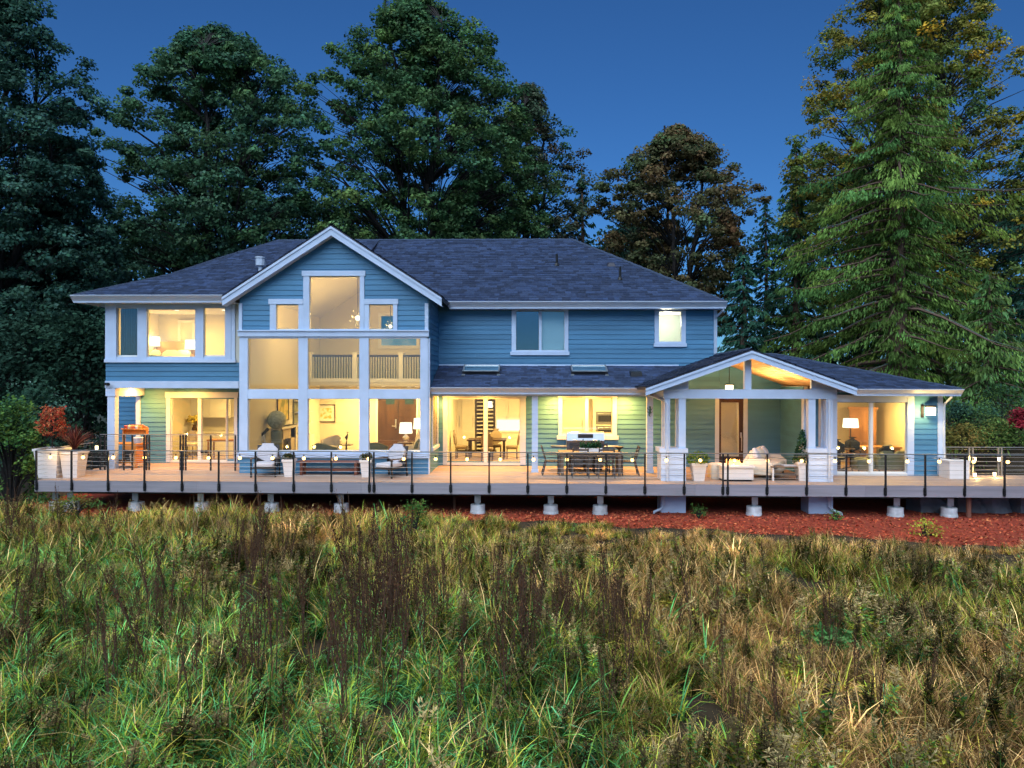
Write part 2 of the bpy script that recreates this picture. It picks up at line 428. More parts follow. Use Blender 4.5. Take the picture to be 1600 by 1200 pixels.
trim(374, 379, 474, 516, YB, -.05); trim(664, 669.5, 474, 516, YB, -.05)       # corner boards
# right flank of the bay
side_wall(GX1, YB+.0, YC+.4, 3.2, 5.75, 1)
fl = side_wall(GX1, YB, YC, -.02, 3.2, 1, holes=[(YB+.75, YB+1.95, .78, 2.5)])
mb = MB(); mb.box(GX1-.05, GX1-.04, YB+.75, YB+1.95, .78, 2.5).build('pane', M_GLASS, fl)
mb = MB(); X = GX1
mb.box(X-.0, X+.05, YB+.62, YB+.75, .78, 2.62); mb.box(X, X+.05, YB+1.95, YB+2.08, .78, 2.62); mb.box(X, X+.05, YB+.75, YB+1.95, 2.5, 2.62)
mb.box(X, X+.09, YB+.55, YB+2.15, .68, .78); mb.build('window_trim', M_TRIM, house)
trim(669.6, 671.5, 529, 742, YB, -.05, .11, 'corner_board')
side_wall(GX0, YB, YL+2.4, -.02, 5.7, -1, siding=False)

# ---- left wing: upper storey on the beam, recess below
LX0 = gx(165.5, YL); LX1 = GX0
zbm1, zbm0 = gz(595.5, YL, 270), gz(606.5, YL, 270)
ztop = gz(475, YL, 270)
lh = [win(183.5, 215.5, 481.5, 555, YL), win(231, 305.5, 484, 557, YL), win(319.5, 352, 481.5, 555, YL)]
make_wall(YL, LX0, LX1, zbm1, ztop+.25, lh, sid_z=(zbm1, gz(566.5, YL, 270)))
trim(165.5, 374, 595.5, 606.5, YL, -.06, .16, 'beam'); 
trim(165, 369.5, 561.5, 566.5, YL, -.09, name='window_sill')
for a, b in ((165.5, 170), (170.2, 183), (216, 230.5), (306, 319), (352.5, 362), (362.2, 368)): trim(a, b, 475, 561.5, YL, -.045 - .012*(a in (170.2, 216, 306, 352.5)))
for a, b in ((183, 216), (230.5, 306), (319, 352.5)): trim(a, b, 475, 481 if a != 230.5 else 483.5, YL, -.045); trim(a, b, 557.5, 561.5, YL, -.045)
MB().box(LX0, LX0+.15, YL, YL+11, zbm0, ztop+.2).build('side_wall', M_SIDING, house)
mb = MB(); bpx(mb, 167, 171, 598, 602, YL, -.16, -.06); mb.tube([at(169, 600, YL-.16), at(169.5, 600.5, YL-.24)], .05, 8); mb.build('security_camera', M_BLACK, house)
# column
mb = MB(); bpx(mb, 168.5, 180, 619, 733, YL, -.03, .20); bpx(mb, 166.5, 181.5, 606.8, 619, YL, -.06, .22); mb.build('column', M_TRIM, house)
mb = MB(); a = gx(168, YL); mb.box(a+.02, a+.24, YL+.22, YLR-.05, zbm0-.28, zbm0); mb.build('beam', M_TRIM, house)
# recess back wall with sliding door and an alcove at its left
door_l = [win(268.5, 308.5, 622, 719, YLR, fw=.07), win(315.5, 352.5, 623, 719, YLR, fw=.07)]
dx0, dx1 = gx(266, YLR), gx(371.5, YLR)
alc = (gx(181, YLR), gx(213.5, YLR), -.02, gz(618.5, YLR, 200))
make_wall(YLR, LX0-.2, GX0, -.02, zbm0+.1, door_l + [alc, (gx(354, YLR), gx(366, YLR), 0.1, gz(624, YLR, 360))])
MB().box(gx(354, YLR), gx(366, YLR), YLR+.05, YLR+.06, .1, gz(624, YLR, 360)).build('pane', M_GLASS, house)
make_wall(YLR+1.3, LX0-1.5, alc[1]+.42, -.02, zbm0+.1, [])
trim(213.5, 220, 607, 723, YLR, -.06, .14); trim(179, 213.5, 607, 618.5, YLR, -.06, .14)
trim(260.5, 267, 621.5, 722.5, YLR); trim(366.5, 371.5, 621.5, 722.5, YLR); trim(259.5, 373, 612.5, 621.5, YLR, -.07)
trim(309.3, 314.7, 622, 720, YLR, -.02, .05, 'door_stile', M_FRAME); trim(353.2, 354.2, 622, 720, YLR, -.02, .05, 'door_stile', M_FRAME); trim(267, 366.5, 720, 722.7, YLR, -.05, .1, 'door_threshold', M_FRAME)
mb = MB(); mb.box(LX0, GX0, YL+.02, YLR+1.2, zbm0+.06, zbm0+.12).build('soffit', M_CREAM, house)

# ---- centre: two storeys, lean-to porch roof
WX1 = gx(1119.5, YC); CX0 = GX1
zw0, zw1 = 2.4, gz(480, YC-.4, 900)+.25
u = [win(806.5, 842, 486, 547, YC, glass=M_GLASSM), win(846.5, 881.5, 486, 547, YC), win(1030, 1064, 487, 533.5, YC)]
make_wall(YC, CX0, WX1, zw0, zw1, u, sid_z=(gz(571, YC, 900)-.25, zw1))
side_wall(WX1, YC, YC+9, -.9, zw1, 1, siding=False)
trim(799.5, 806, 483, 549.5, YC); trim(882, 888, 483, 549.5, YC); trim(842.4, 846.2, 485, 548, YC, -.035); trim(806, 882, 482.5, 485.5, YC); trim(806, 882, 547.5, 549.5, YC); trim(797.5, 889.5, 549.6, 555, YC, -.09, name='window_sill')
trim(1022.5, 1029.5, 483, 536.5, YC); trim(1064.5, 1071, 483, 536.5, YC); trim(1029.5, 1064.5, 482.5, 486.5, YC); trim(1029.5, 1064.5, 534, 536.5, YC); trim(1021, 1072.5, 536.6, 542, YC, -.09, name='window_sill')
trim(1115, 1120, 481, 556, YC, -.05, .0, 'corner_board'); trim(686, 1060, 569.5, 572, YC, -.045, name='flashing')
PBX1 = gx(1220, YC)                                             # porch ends against the right wing
d = [win(699.5, 755.5, 623.5, 721, YC, fw=.06), win(762, 812, 623.5, 721, YC, fw=.06), win(879.5, 913.5, 623.5, 676.5, YC), win(919.5, 956, 623.5, 676.5, YC), win(1127, 1154, 629.5, 712, YC, name='door', fw=.12)]
make_wall(YC, CX0, WX1+.1, -.02, 3.9, d, thick=.12)
make_wall(YC, WX1+.1, PBX1+.3, -.02, 2.95, [h for h in d if h[0] > WX1], thick=.12, siding=True)
GABLE_WALL = True
trim(692.5, 698.5, 621, 726, YC); trim(813, 821.5, 621, 726, YC); trim(691.5, 822.5, 616, 621, YC, -.07); trim(756.2, 761.4, 622, 722.5, YC, -.02, .06, 'door_stile', M_FRAME); trim(698.5, 813, 722.8, 726.5, YC, -.05, .1, 'door_threshold', M_FRAME)
trim(872.5, 878.5, 621, 680.5, YC); trim(957, 963.5, 621, 680.5, YC); trim(914.2, 918.8, 622, 679, YC, -.03, .05); trim(871.5, 964.5, 615.5, 621, YC, -.07); trim(878.5, 957, 678, 680.5, YC); trim(870, 966, 680.6, 686.5, YC, -.11, name='window_sill')
trim(1117, 1123, 620, 726, YC); trim(1161, 1167.5, 620, 726, YC); trim(1123, 1161, 614, 622, YC, -.05)
for a, b, c_, e in ((1123.2, 1126.4, 622.2, 726), (1154.6, 1160.8, 622.2, 726), (1126.6, 1154.4, 622.2, 628.8), (1126.6, 1154.4, 713, 726)): trim(a, b, c_, e, YC, -.03, .06, 'door_rail', M_DARKWOOD)
mb = MB(); p = at(1158, 682, YC-.06); mb.tube([p, p+Vector((0, -.06, 0)), p+Vector((0, -.06, -.5))], .018, 6); mb.box(p.x-.03, p.x+.03, YC-.06, YC-.04, p.z-.05, p.z+.14); mb.build('door_handle', M_STEEL, house)
mb = MB(); mb.box(gx(1127, YC), gx(1154, YC), YC+.10, YC+.105, gz(712, YC, 1140), gz(629, YC, 1140)); mb.build('roller_shade', mat('lit_roller_shade', (.75, .68, .5), .9, .03), house)
# porch posts of the lean-to
for a in (831, 1011):
    mb = MB(); b_ = a + 9.5; bpx(mb, a, b_, 619, 739, YP, 0, .2); bpx(mb, a-1, b_+1, 734, 738.7, YP, -.02, .22); mb.build('porch_post', M_TRIM, house)

# ---- right wing
RX0, RX1 = PBX1, gx(1471, YR)
r = [win(1308, 1358.5, 629, 737, YR, fw=.06), win(1364.5, 1415.5, 629, 737, YR, fw=.06)]
make_wall(YR, RX0, RX1, -.02, gz(612, YR, 1400), r)
trim(1359.4, 1363.8, 628, 739, YR, -.02, .06, 'door_stile', M_FRAME); trim(1416.5, 1427, 619, 742.5, YR); trim(1300, 1307, 619, 742.5, YR); trim(1307, 1416.5, 617, 628, YR, -.05); trim(1307, 1416.5, 738.6, 742.8, YR, -.05, .1, 'door_threshold', M_FRAME)
trim(1464.5, 1472, 618, 742.5, YR, -.05, .14, 'corner_board')
side_wall(RX0, YR, YC, -.02, 2.85, -1)
side_wall(RX1, YR, YR+8, -.9, 2.7, 1, siding=False)
# back of the house, closed so that it stands as a building
mb = MB(); mb.box(LX0, WX1, 34.6, 34.75, -.9, 5.8); mb.box(WX1, RX1, 31, 31.15, -.9, 2.7); mb.box(LX0, LX0+.14, YLR, 34.6, -.9, zbm0); mb.build('rear_wall', M_SIDING, house)
mb = MB(); mb.box(LX0, RX1, YC+.3, YC+.5, -1.4, -.1); mb.build('foundation_wall', M_CONC, house)

# ---- roofs: deck slab, shingle tabs, ridge caps
def shingles(poly, up, parent, seed, exp=.17, wid=.26):
    """tabs laid in courses on a planar convex polygon; up = direction up the slope"""
    rg = np.random.default_rng(seed)
    P3 = [Vector(p) for p in poly]; o = P3[0]; up = Vector(up).normalized()
    n = (P3[1]-P3[0]).cross(P3[2]-P3[0]).normalized()
    if n.z < 0: n = -n
    u = up.cross(n).normalized()
    pts = [((p-o).dot(u), (p-o).dot(up)) for p in P3]
    vmin, vmax = min(q[1] for q in pts), max(q[1] for q in pts)
    def span(v):
        xs = []
        for (a, b), (c, d_) in zip(pts, pts[1:] + pts[:1]):
            if (b - v) * (d_ - v) <= 0 and abs(b - d_) > 1e-9: xs.append(a + (c-a) * (v-b)/(d_-b))
        return (min(xs), max(xs)) if len(xs) >= 2 else None
    V, Q, C = [], [], []
    v = vmin; row = 0
    while v < vmax - .02:
        v1 = min(v + exp, vmax - .001); s0, s1 = span(v + .0005), span(v1)
        if not s0 or not s1: v = v1 + 1e-6; continue
        x = min(s0[0], s1[0]) - rg.random() * wid; xe = max(s0[1], s1[1])
        rowt = 1 + .12*(rg.random()-.5)
        while x < xe:
            w = wid * (.6 + .8*rg.random()); lift = .014 + .024*rg.random()
            a0, a1 = max(x, s0[0]), min(x+w-.004, s0[1]); b0, b1 = max(x, s1[0]), min(x+w-.004, s1[1])
            x += w
            if a1 <= a0 and b1 <= b0: continue
            if a1 < a0: a0 = a1 = (a0+a1)/2
            if b1 < b0: b0 = b1 = (b0+b1)/2
            k = len(V); dv = -.02*rg.random()
            for uu, vv, hh in ((a0, v+dv, lift), (a1, v+dv, lift), (b1, v1+.01, .004), (b0, v1+.01, .004), (a0, v+dv, 0), (a1, v+dv, 0)):
                V.append(o + u*uu + up*vv + n*(hh+.002))
            Q += [(k, k+1, k+2, k+3), (k+4, k+5, k+1, k)]
            t = rowt * (.62 + .75*rg.random()**1.4); cb = rg.random()
            C += [(t*(.95+.1*cb), t, t*(1.05 - .1*cb))] * 6
        v = v1 + 1e-6; row += 1
    V = np.array([tuple(p) for p in V]); Q = np.array(Q)
    ob = np_mesh('shingles', V, Q, M_SHINGLE, np.array(C), parent); ob['kind'] = 'stuff'; return ob
def roof_face(poly, up, seed, thick=.14, name='roof', shingle=True):
    n = (Vector(poly[1])-Vector(poly[0])).cross(Vector(poly[2])-Vector(poly[0])).normalized()
    if n.z < 0: n = -n
    o = MB().prism([Vector(p) - n*.004 for p in poly], -n*thick).build(name, M_ROOFEDGE, house)
    if shingle: shingles(poly, up, o, seed)
    return o
def cap(p0, p1, parent, w=.16):
    p0, p1 = Vector(p0), Vector(p1); L = (p1-p0).length; nseg = max(2, int(L/.25)); mb = MB()
    for i in range(nseg):
        a = p0.lerp(p1, i/nseg); b = p0.lerp(p1, (i+1)/nseg)
        s = (b-a).cross(Vector((0, 0, 1))).normalized() * w/2; up_ = Vector((0, 0, .05)); lo = Vector((0, 0, .012*((i) % 2)))
        mb.add([a-s+lo-up_*.4, a+up_+lo, a+s+lo-up_*.4, b-s-up_*.4, b+up_, b+s-up_*.4], [(0, 1, 4, 3), (1, 2, 5, 4)])
    mb.build('ridge_cap', M_SHINGLE_CAP, parent)
M_SHINGLE_CAP = mat('ridge_cap_shingle', (.034, .052, .09), .9, .25, 12, .4, 100)
YE = YC - .5                                                    # main eave
eR = at(1139, 471.5, YE); eLz = eR.z
RUN = 4.95
# ridge end found on the plane of a 45 degree hip
ridgeY = YE + RUN; rdg = at(893, 374.5, ridgeY); RZ = rdg.z
eR = Vector((rdg.x + RUN + .1, YE, eLz))
sl = (RZ - eLz)/RUN
upm = Vector((0, 1, sl))
rl = Vector((at(434, 377, ridgeY).x, ridgeY, RZ))
mid = GXC
xvR = GXC + (APEX.z-eLz)/PITCH; xvL = GXC - (APEX.z-eLz)/PITCH
rf = roof_face([(xvR, YE, eLz), eR, (rdg.x, ridgeY, RZ), (mid, ridgeY, RZ), (mid, YE + (APEX.z-eLz)/sl, APEX.z)], upm, 1)
back = ridgeY + RUN
roof_face([eR, (eR.x, back, eLz), (rdg.x, ridgeY, RZ)], Vector((-1, 0, sl)), 2)
# left wing face
YEL = YL - .5; lc = at(113, 462, YEL)
upl = Vector((0, ridgeY - YEL, RZ - lc.z)).normalized(); nl = Vector((1, 0, 0)).cross(upl); p0 = Vector((lc.x, YEL, lc.z))
h1 = ray_plane(262, 430.5, p0, nl); h2 = ray_plane(345, 403, p0, nl)
xvL = GXC - (APEX.z-lc.z)/PITCH; sl2 = (RZ-lc.z)/(ridgeY-YEL)
rfl = roof_face([p0, (xvL, YEL, lc.z), (mid, YEL + (APEX.z-lc.z)/sl2, APEX.z), (mid, ridgeY, RZ), rl, h2, h1], upl, 3)
mb = MB(); LB = Vector((lc.x, back, lc.z))
for a, b in ((p0, h1), (h1, h2), (h2, rl)): mb.add([a, b, LB], [(0, 1, 2)])
mb.add([rl, (rl.x, ridgeY, RZ), LB], [(0, 1, 2)]); mb.add([LB, (rl.x, ridgeY, RZ), (rdg.x, ridgeY, RZ), (eR.x, back, eLz)], [(0, 1, 2, 3)])
mb.build('rear_roof', M_SHINGLE_CAP, house)
cap(rl, (rdg.x, ridgeY, RZ), rf); cap((rdg.x, ridgeY, RZ+.02), eR, rf); 
for a, b in ((p0, h1), (h1, h2), (h2, rl)): cap(a, b, rfl, .12)
# gable roof over the bay
YG0, YG1 = YB - .36, ridgeY + .0
for sgn, xe, sd in ((-1, RK_L.x, 4), (1, RK_R.x, 5)):
    ze = roofz(xe); top = (GXC, YG0, APEX.z); 
    ys, zs_, ss_ = (YE, eLz, sl) if sgn > 0 else (YEL, lc.z, sl2)
    poly = [(xe, YG0, ze), (xe, max(YG0+.2, ys + (ze-zs_)/ss_), ze), (GXC, ys + (APEX.z-zs_)/ss_ + .1, APEX.z), top]
    g = roof_face(poly, Vector((-sgn, 0, PITCH)), sd, thick=.10)
    # white rake board and its crown strip
    a = Vector((GXC, YG0, APEX.z - .05)); b = Vector((xe, YG0, ze - .05)); dn = Vector((0, 0, -.29)); dn2 = Vector((0, 0, -.27))
    MB().prism([a, b, b+dn2, a+dn], (0, .05, 0)).build('rake_board', M_TRIM, house)
    MB().prism([a+Vector((0, -.03, .0)), b+Vector((0, -.03, .0)), b+Vector((0, -.03, -.08)), a+Vector((0, -.03, -.08))], (0, .028, 0)).build('rake_moulding', M_TRIM, house)
    q = Vector((0, 0, -.30)); MB().prism([a+q+Vector((0, .05, .04)), b+q+Vector((0, .05, .04)), b+q+Vector((0, .36, .04)), a+q+Vector((0, .36, .04))], (0, 0, .03)).build('soffit', M_TRIM, house)
cap((GXC, YG0, APEX.z+.01), (GXC, YG0+4.6, APEX.z+.01), rf)
# gutters and soffits of the upper eaves
def gutter(x0, x1, Y, ztop, h=.17, d=.14, soff=.5):
    mb = MB(); y = Y
    mb.prism([(x0, y, ztop-h), (x0, y-.03, ztop-h*.75), (x0, y-.10, ztop-h*.35), (x0, y-d, ztop-.02), (x0, y-d, ztop), (x0, y-d+.015, ztop), (x0, y-d+.02, ztop-.03), (x0, y+.0, ztop-.06)], (x1-x0, 0, 0)); g = mb.build('gutter', M_GUTTER, house)
    MB().box(x0+.02, x1-.02, y+.002, y+.04, ztop-h-.05, ztop-.02).build('fascia_board', M_TRIM, g)
    MB().box(x0+.02, x1-.02, y+.04, y+soff, ztop-h-.05, ztop-h-.02).build('soffit', M_TRIM, g)
    return g
gutter(p0.x, RK_L.x+.15, YEL, lc.z+.01, .19); gutter(RK_R.x-.05, eR.x+.02, YE, eLz+.01, .19)
MB().box(eR.x-.12, eR.x+.02, YE, back, eLz-.18, eLz-.0).build('gutter', M_GUTTER, house)
MB().box(p0.x, p0.x+.12, YEL, back, lc.z-.18, lc.z-.0).build('gutter', M_GUTTER, house)
MB().box(p0.x+.1, LX0+.1, YEL+.05, back, lc.z-.22, lc.z-.19).build('soffit', M_TRIM, house)
# lean-to roof
ze = gz(606, YP-.15, 840); zt_ = gz(571.5, YC, 880)
YPE = YP - .22
LPX1 = gx(1060, YC) + 1.2
YPG = YD + .25
pa = at(1175, 546, YPG); pl = at(1009, 603, YPG); pr = at(1339, 606.5, YPG)
pp = (pa.z - (pl.z+pr.z)/2)/((pr.x-pl.x)/2)
vx = lambda z: pa.x - (pa.z - z)/pp
lt = roof_face([(GX1+.03, YPE, ze), (vx(ze)+.05, YPE, ze), (vx(zt_)+.05, YC, zt_), (GX1+.03, YC, zt_)], Vector((0, YC-YPE, zt_-ze)), 7, thick=.1)
gutter(GX1+.03, gx(1012, YPE), YPE, ze+.01, .17, soff=.3)
trim(672, 1012, 615.5, 619, YP, 0, .2, 'beam')
mb = MB(); mb.box(GX1, gx(1060, YC), YP+.2, YC, gz(617, YP, 840), gz(617, YP, 840)+.05).build('porch_ceiling', M_CREAM, house)
sll = (zt_-ze)/(YC-YPE)
def sky_light(px0, px1, py):
    y = YPE + (YC-YPE)*.70; zc = ze + (y-YPE)*sll; xa, xb = gx(px0, y), gx(px1, y); mb = MB(); n = Vector((0, -sll, 1)).normalized(); up_ = Vector((0, 1, sll)).normalized()
    c = Vector(((xa+xb)/2, y, zc)); hw, hl = (xb-xa)/2, .34
    def ring(hw, hl, h): return [c + Vector((sx*hw, 0, 0)) + up_*(sy*hl) + n*h for sx, sy in ((-1, -1), (1, -1), (1, 1), (-1, 1))]
    mb.hexa(ring(hw, hl, -.02), ring(hw, hl, .13)); o = mb.build('skylight', M_BLACK, house)
    MB().hexa(ring(hw-.05, hl-.05, .131), ring(hw-.05, hl-.05, .14)).build('pane', M_GLASSSKY, o)
    mb = MB(); 
    for sx in (-1, 1): mb.bar(c+Vector((sx*(hw-.025), 0, 0))-up_*hl+n*.145, c+Vector((sx*(hw-.025), 0, 0))+up_*hl+n*.145, .05, .03)
    for sy in (-1, 1): mb.bar(c-Vector((hw-.05, 0, 0))+up_*(sy*(hl-.025))+n*.145, c+Vector((hw-.05, 0, 0))+up_*(sy*(hl-.025))+n*.145, .05, .03)
    mb.build('skylight_frame', M_STEEL, o)
    mb = MB(); 
    for sx in (-1, 1): b = c + Vector((sx*(hw-.03), 0, 0)) - up_*(hl+.05); mb.hexa([b+Vector((q*.06, w*.06, 0))+n*0 for q, w in ((-1, -1), (1, -1), (1, 1), (-1, 1))], [b+Vector((q*.05, w*.05, 0))+n*.05 for q, w in ((-1, -1), (1, -1), (1, 1), (-1, 1))])
    mb.build('skylight_bracket', M_STEEL, o)
M_GLASSSKY = mat('skylight_glass', (.75, .85, .85), .12, .05, metal=1.0)
sky_light(724, 781, 580); sky_light(892, 948, 580)
y = YPE + (YC-YPE)*.55; zc = ze + (y-YPE)*sll; a = gx(984, y); mb = MB(); mb.hexa([(a, y-.2, zc-.08), (a+.4, y-.2, zc-.08), (a+.4, y+.2, zc), (a, y+.2, zc)], [(a+.02, y-.18, zc+.12), (a+.38, y-.18, zc+.12), (a+.38, y+.2, zc+.17), (a+.02, y+.2, zc+.17)]); mb.build('roof_vent', M_BLACK, house)
# porch gable
YPG = YD + .25
pa = at(1175, 546, YPG); pl = at(1009, 603, YPG); pr = at(1339, 606.5, YPG)
pp = (pa.z - (pl.z+pr.z)/2)/((pr.x-pl.x)/2)
for sgn, e in ((-1, pl), (1, pr)):
    zz = pa.z - abs(e.x-pa.x)*pp
    yb = YC if sgn < 0 else 26.5
    g = roof_face([(e.x, YPG, zz), (e.x, yb, zz), (pa.x, yb, pa.z), (pa.x, YPG, pa.z)], Vector((-sgn, 0, pp)), 8+sgn, thick=.09)
    a = Vector((pa.x, YPG, pa.z-.05)); b = Vector((e.x, YPG, zz-.05))
    MB().prism([a, b, b+Vector((0, 0, -.20)), a+Vector((0, 0, -.22))], (0, .05, 0)).build('rake_board', M_TRIM, house)
    MB().prism([a+Vector((0, -.03, .01)), b+Vector((0, -.03, .01)), b+Vector((0, -.03, -.06)), a+Vector((0, -.03, -.06))], (0, .028, 0)).build('rake_moulding', M_TRIM, house)
    # cedar plank ceiling, plank by plank
    npl = 14; x_in = pa.x + sgn*2.75
    for i in range(npl):
        t0, t1 = i/npl, (i+1)/npl - .004
        xa, xb = pa.x + (x_in-pa.x)*t0, pa.x + (x_in-pa.x)*t1
        za, zb = pa.z - abs(xa-pa.x)*pp - .20, pa.z - abs(xb-pa.x)*pp - .20
        MB().hexa([(xa, YPG+.4, za), (xb, YPG+.4, zb), (xb, YC, zb), (xa, YC, za)], [(xa, YPG+.4, za+.03), (xb, YPG+.4, zb+.03), (xb, YC, zb+.03), (xa, YC, za+.03)]).build('ceiling_plank', M_CEDARCEIL, house)
cap((pa.x, YPG, pa.z+.01), (pa.x, YC, pa.z+.01), lt)
zg0 = 2.95; zg1 = pa.z-.16
make_wall(YC+.0, WX1+.1, PBX1+.3, zg0, zg1, [], xl=lambda z: WX1+.1, xr=lambda z: max(WX1+.14, min(PBX1+.3, pa.x + (pa.z-.16-z)/pp)), thick=.1)
YPB = YPG + .42                                                  # porch beam plane
trim(1037, 1308, 608.5, 623, YPB, 0, .2, 'beam'); 
kp = MB(); bpx(kp, 1164, 1174.5, 562, 608.4, YPB, .02, .18); kp.build('king_post', M_TRIM, house)
for s_ in (-1, 1):                                               # gable ends beside the beam
    xb = gx(1037 if s_ < 0 else 1308, YPB); xi = xb - s_*.75; zb = gz(608.4, YPB, 1170)
    MB().prism([(xb, YPB+.03, zb), (xi, YPB+.03, zb), (xi, YPB+.03, pa.z-abs(xi-pa.x)*pp-.19), (xb, YPB+.03, pa.z-abs(xb-pa.x)*pp-.19)], (0, .1, 0)).build('gable_panel', M_TRIM, house)
for (c0, c1), posts in (((1033, 1072), ((1039, 1047.5), (1061, 1072))), ((1264, 1302), ((1264, 1275), (1291.5, 1302)))):
    x0, x1 = gx(c0, YPB), gx(c1, YPB); zc0 = gz(707, YPB, c0); zc1 = gz(699.5, YPB, c0)
    mb = MB(); mb.box(x0, x1, YPB+.0, YPB+.62, -1.25, zc0); pd = mb.build('pedestal', M_TRIM, house)
    MB().box(x0-.05, x1+.05, YPB-.05, YPB+.67, zc0, zc1-.02).build('pedestal_cap', M_TRIM, pd)
    k = 0
    while .0 + k*.168 < zc0 - .1:                                # lap boards round the pedestal above the deck
        za, zb = k*.168, min(k*.168+.164, zc0-.01); k += 1
        MB().hexa([(x0+.004, YPB-.022, za), (x1-.004, YPB-.022, za), (x1-.004, YPB+.001, za), (x0+.004, YPB+.001, za)], [(x0+.004, YPB-.004, zb), (x1-.004, YPB-.004, zb), (x1-.004, YPB+.001, zb), (x0+.004, YPB+.001, zb)]).build('siding_board', M_TRIM, pd)
    zb_ = gz(623, YPB, 1170)
    for a, b in posts:
        for dy in (.03, .40): MB().box(gx(a, YPB), gx(b, YPB), YPB+dy, YPB+dy+.19, zc1-.02, zb_).build('porch_post', M_TRIM, house)
xl_, xr_ = gx(1043, YPB), gx(1296, YPB)
for xq in (xl_, xr_): MB().box(xq-.1, xq+.1, YPB+.21, YC if xq == xl_ else YR, gz(622.5, YPB, 1170)+.01, gz(609, YPB, 1170)).build('beam', M_TRIM, house)
# right wing hip roof
YRE = YR - .55
rc = at(1503, 608.5, YRE); RUN2 = 4.0
rp = at(1212, 554, YRE+RUN2); s2 = (rp.z - rc.z)/RUN2
rr = roof_face([(2*pa.x - vx(rc.z) - .05, YRE, rc.z), rc, rp, (pa.x + .02, YRE+RUN2, rp.z)], Vector((0, 1, s2)), 12, thick=.1)
mb = MB(); mb.add([rc, (rc.x, YRE+2*RUN2, rc.z), rp], [(0, 1, 2)]); mb.add([(pa.x-.2, YRE+RUN2, rp.z), rp, (rc.x, YRE+2*RUN2, rc.z), (pa.x-.2, YRE+2*RUN2, rc.z)], [(0, 1, 2, 3)]); mb.build('rear_roof', M_SHINGLE_CAP, house)
cap(rp, rc, rr); cap((pa.x, YRE+RUN2, rp.z), rp, rr)
gutter(gx(1337, YRE), rc.x, YRE, rc.z+.01, .17, soff=.6)
MB().box(rc.x-.1, rc.x, YRE, YRE+8, rc.z-.15, rc.z).build('gutter', M_GUTTER, house)
MB().box(gx(1337, YRE), rc.x-.05, YRE+.1, YRE+8, rc.z-.21, rc.z-.18).build('soffit', M_TRIM, house)
# downspouts
def spout(pts, r=.038): MB().tube(pts, r, 6).build('downspout', M_GUTTER, house)
a = eR + Vector((-.08, .02, -.16)); b = Vector((WX1-.06, YC-.06, eLz-.62)); spout([a, a+Vector((0, .02, -.12)), b+Vector((.02, -.02, .12)), b, Vector((b.x, b.y, gz(553, YC, 1117)))])
a = Vector((rc.x-.25, YRE+.05, rc.z-.15)); b = Vector((RX1+.05, YR-.06, 2.15)); spout([a, a+Vector((-.02, .02, -.08)), b+Vector((.02, 0, .15)), b, Vector((b.x, b.y, 0))])
a = at(1013, 616, YPE); b = at(1043, 632, YPB-.07); spout([a, a+Vector((.1, 0, -.05)), b+Vector((-.05, 0, .1)), b, Vector((b.x, b.y, .0))])
for px, sg in ((1037.5, -1), (1296, 1)):
    p = Vector((gx(px, YPB-.08), YPB-.08, 0)); 
    if sg > 0: spout([Vector((p.x, p.y, 2.45)), Vector((p.x, p.y, 0))])
    spout([Vector((p.x, p.y, -.25)), Vector((p.x, p.y, -.72)), Vector((p.x+sg*.12, p.y-.05, -.84)), Vector((p.x+sg*.30, p.y-.1, -.90)), Vector((p.x+sg*.36, p.y-.12, -1.1))], .045)
# roof penetrations
def on_roof(px, py, plane_p, n): return ray_plane(px, py, plane_p, n)
nm = Vector((1, 0, 0)).cross(upm).normalized(); pm = Vector((0, YE, eLz))
for px, py, h in ((870, 415, .45), (969, 437, .48)):
    q = on_roof(px, py, pm, nm); mb = MB(); mb.tube([q-Vector((0, 0, .1)), q+Vector((0, 0, h))], .045, 8); mb.tube([q+Vector((0, 0, -.02)), q+Vector((0, 0, .1))], [.11, .05], 8); mb.build('vent_pipe', M_BLACK, house)
q = on_roof(955, 415, pm, nm); mb = MB(); mb.hexa([q+Vector(v) for v in ((-.16, -.12, -.05), (.16, -.12, -.05), (.16, .15, .08), (-.16, .15, .08))], [q+Vector(v) for v in ((-.10, -.08, .08), (.10, -.08, .08), (.10, .15, .15), (-.10, .15, .15))]); mb.build('roof_vent', M_CONC if False else M_ROOFEDGE, house)
q = on_roof(407, 424, p0, nl); mb = MB(); mb.tube([q-Vector((0, 0, .1)), q+Vector((0, 0, .22))], .075, 10); mb.tube([q+Vector((0, 0, .2)), q+Vector((0, 0, .46))], .17, 10); mb.tube([q+Vector((0, 0, .47)), q+Vector((0, 0, .52))], .19, 10); mb.build('flue', M_GUTTER, house)
mb = MB()
for px in (317, 323): bpx(mb, px-2, px+2, 703, 708, YLR, -.08, -.02)
mb.build('outdoor_socket', M_BLACK, house)
# wall sconce of the right wing
mb = MB(); bpx(mb, 1438, 1442, 632, 652, YR, -.06, -.02); mb.bar(at(1440, 634, YR-.05), at(1448, 634, YR-.2), .02); bpx(mb, 1443, 1455, 633, 635.5, YR, -.30, -.08); sc_ = mb.build('wall_sconce', M_BLACK, house)
mb = MB(); bpx(mb, 1444, 1454, 636, 648.5, YR, -.29, -.09); mb.build('lantern_glass', M_BULBW, sc_)
lamp('sconce_light', at(1449, 642, YR-.42), 16, sc_, .06)
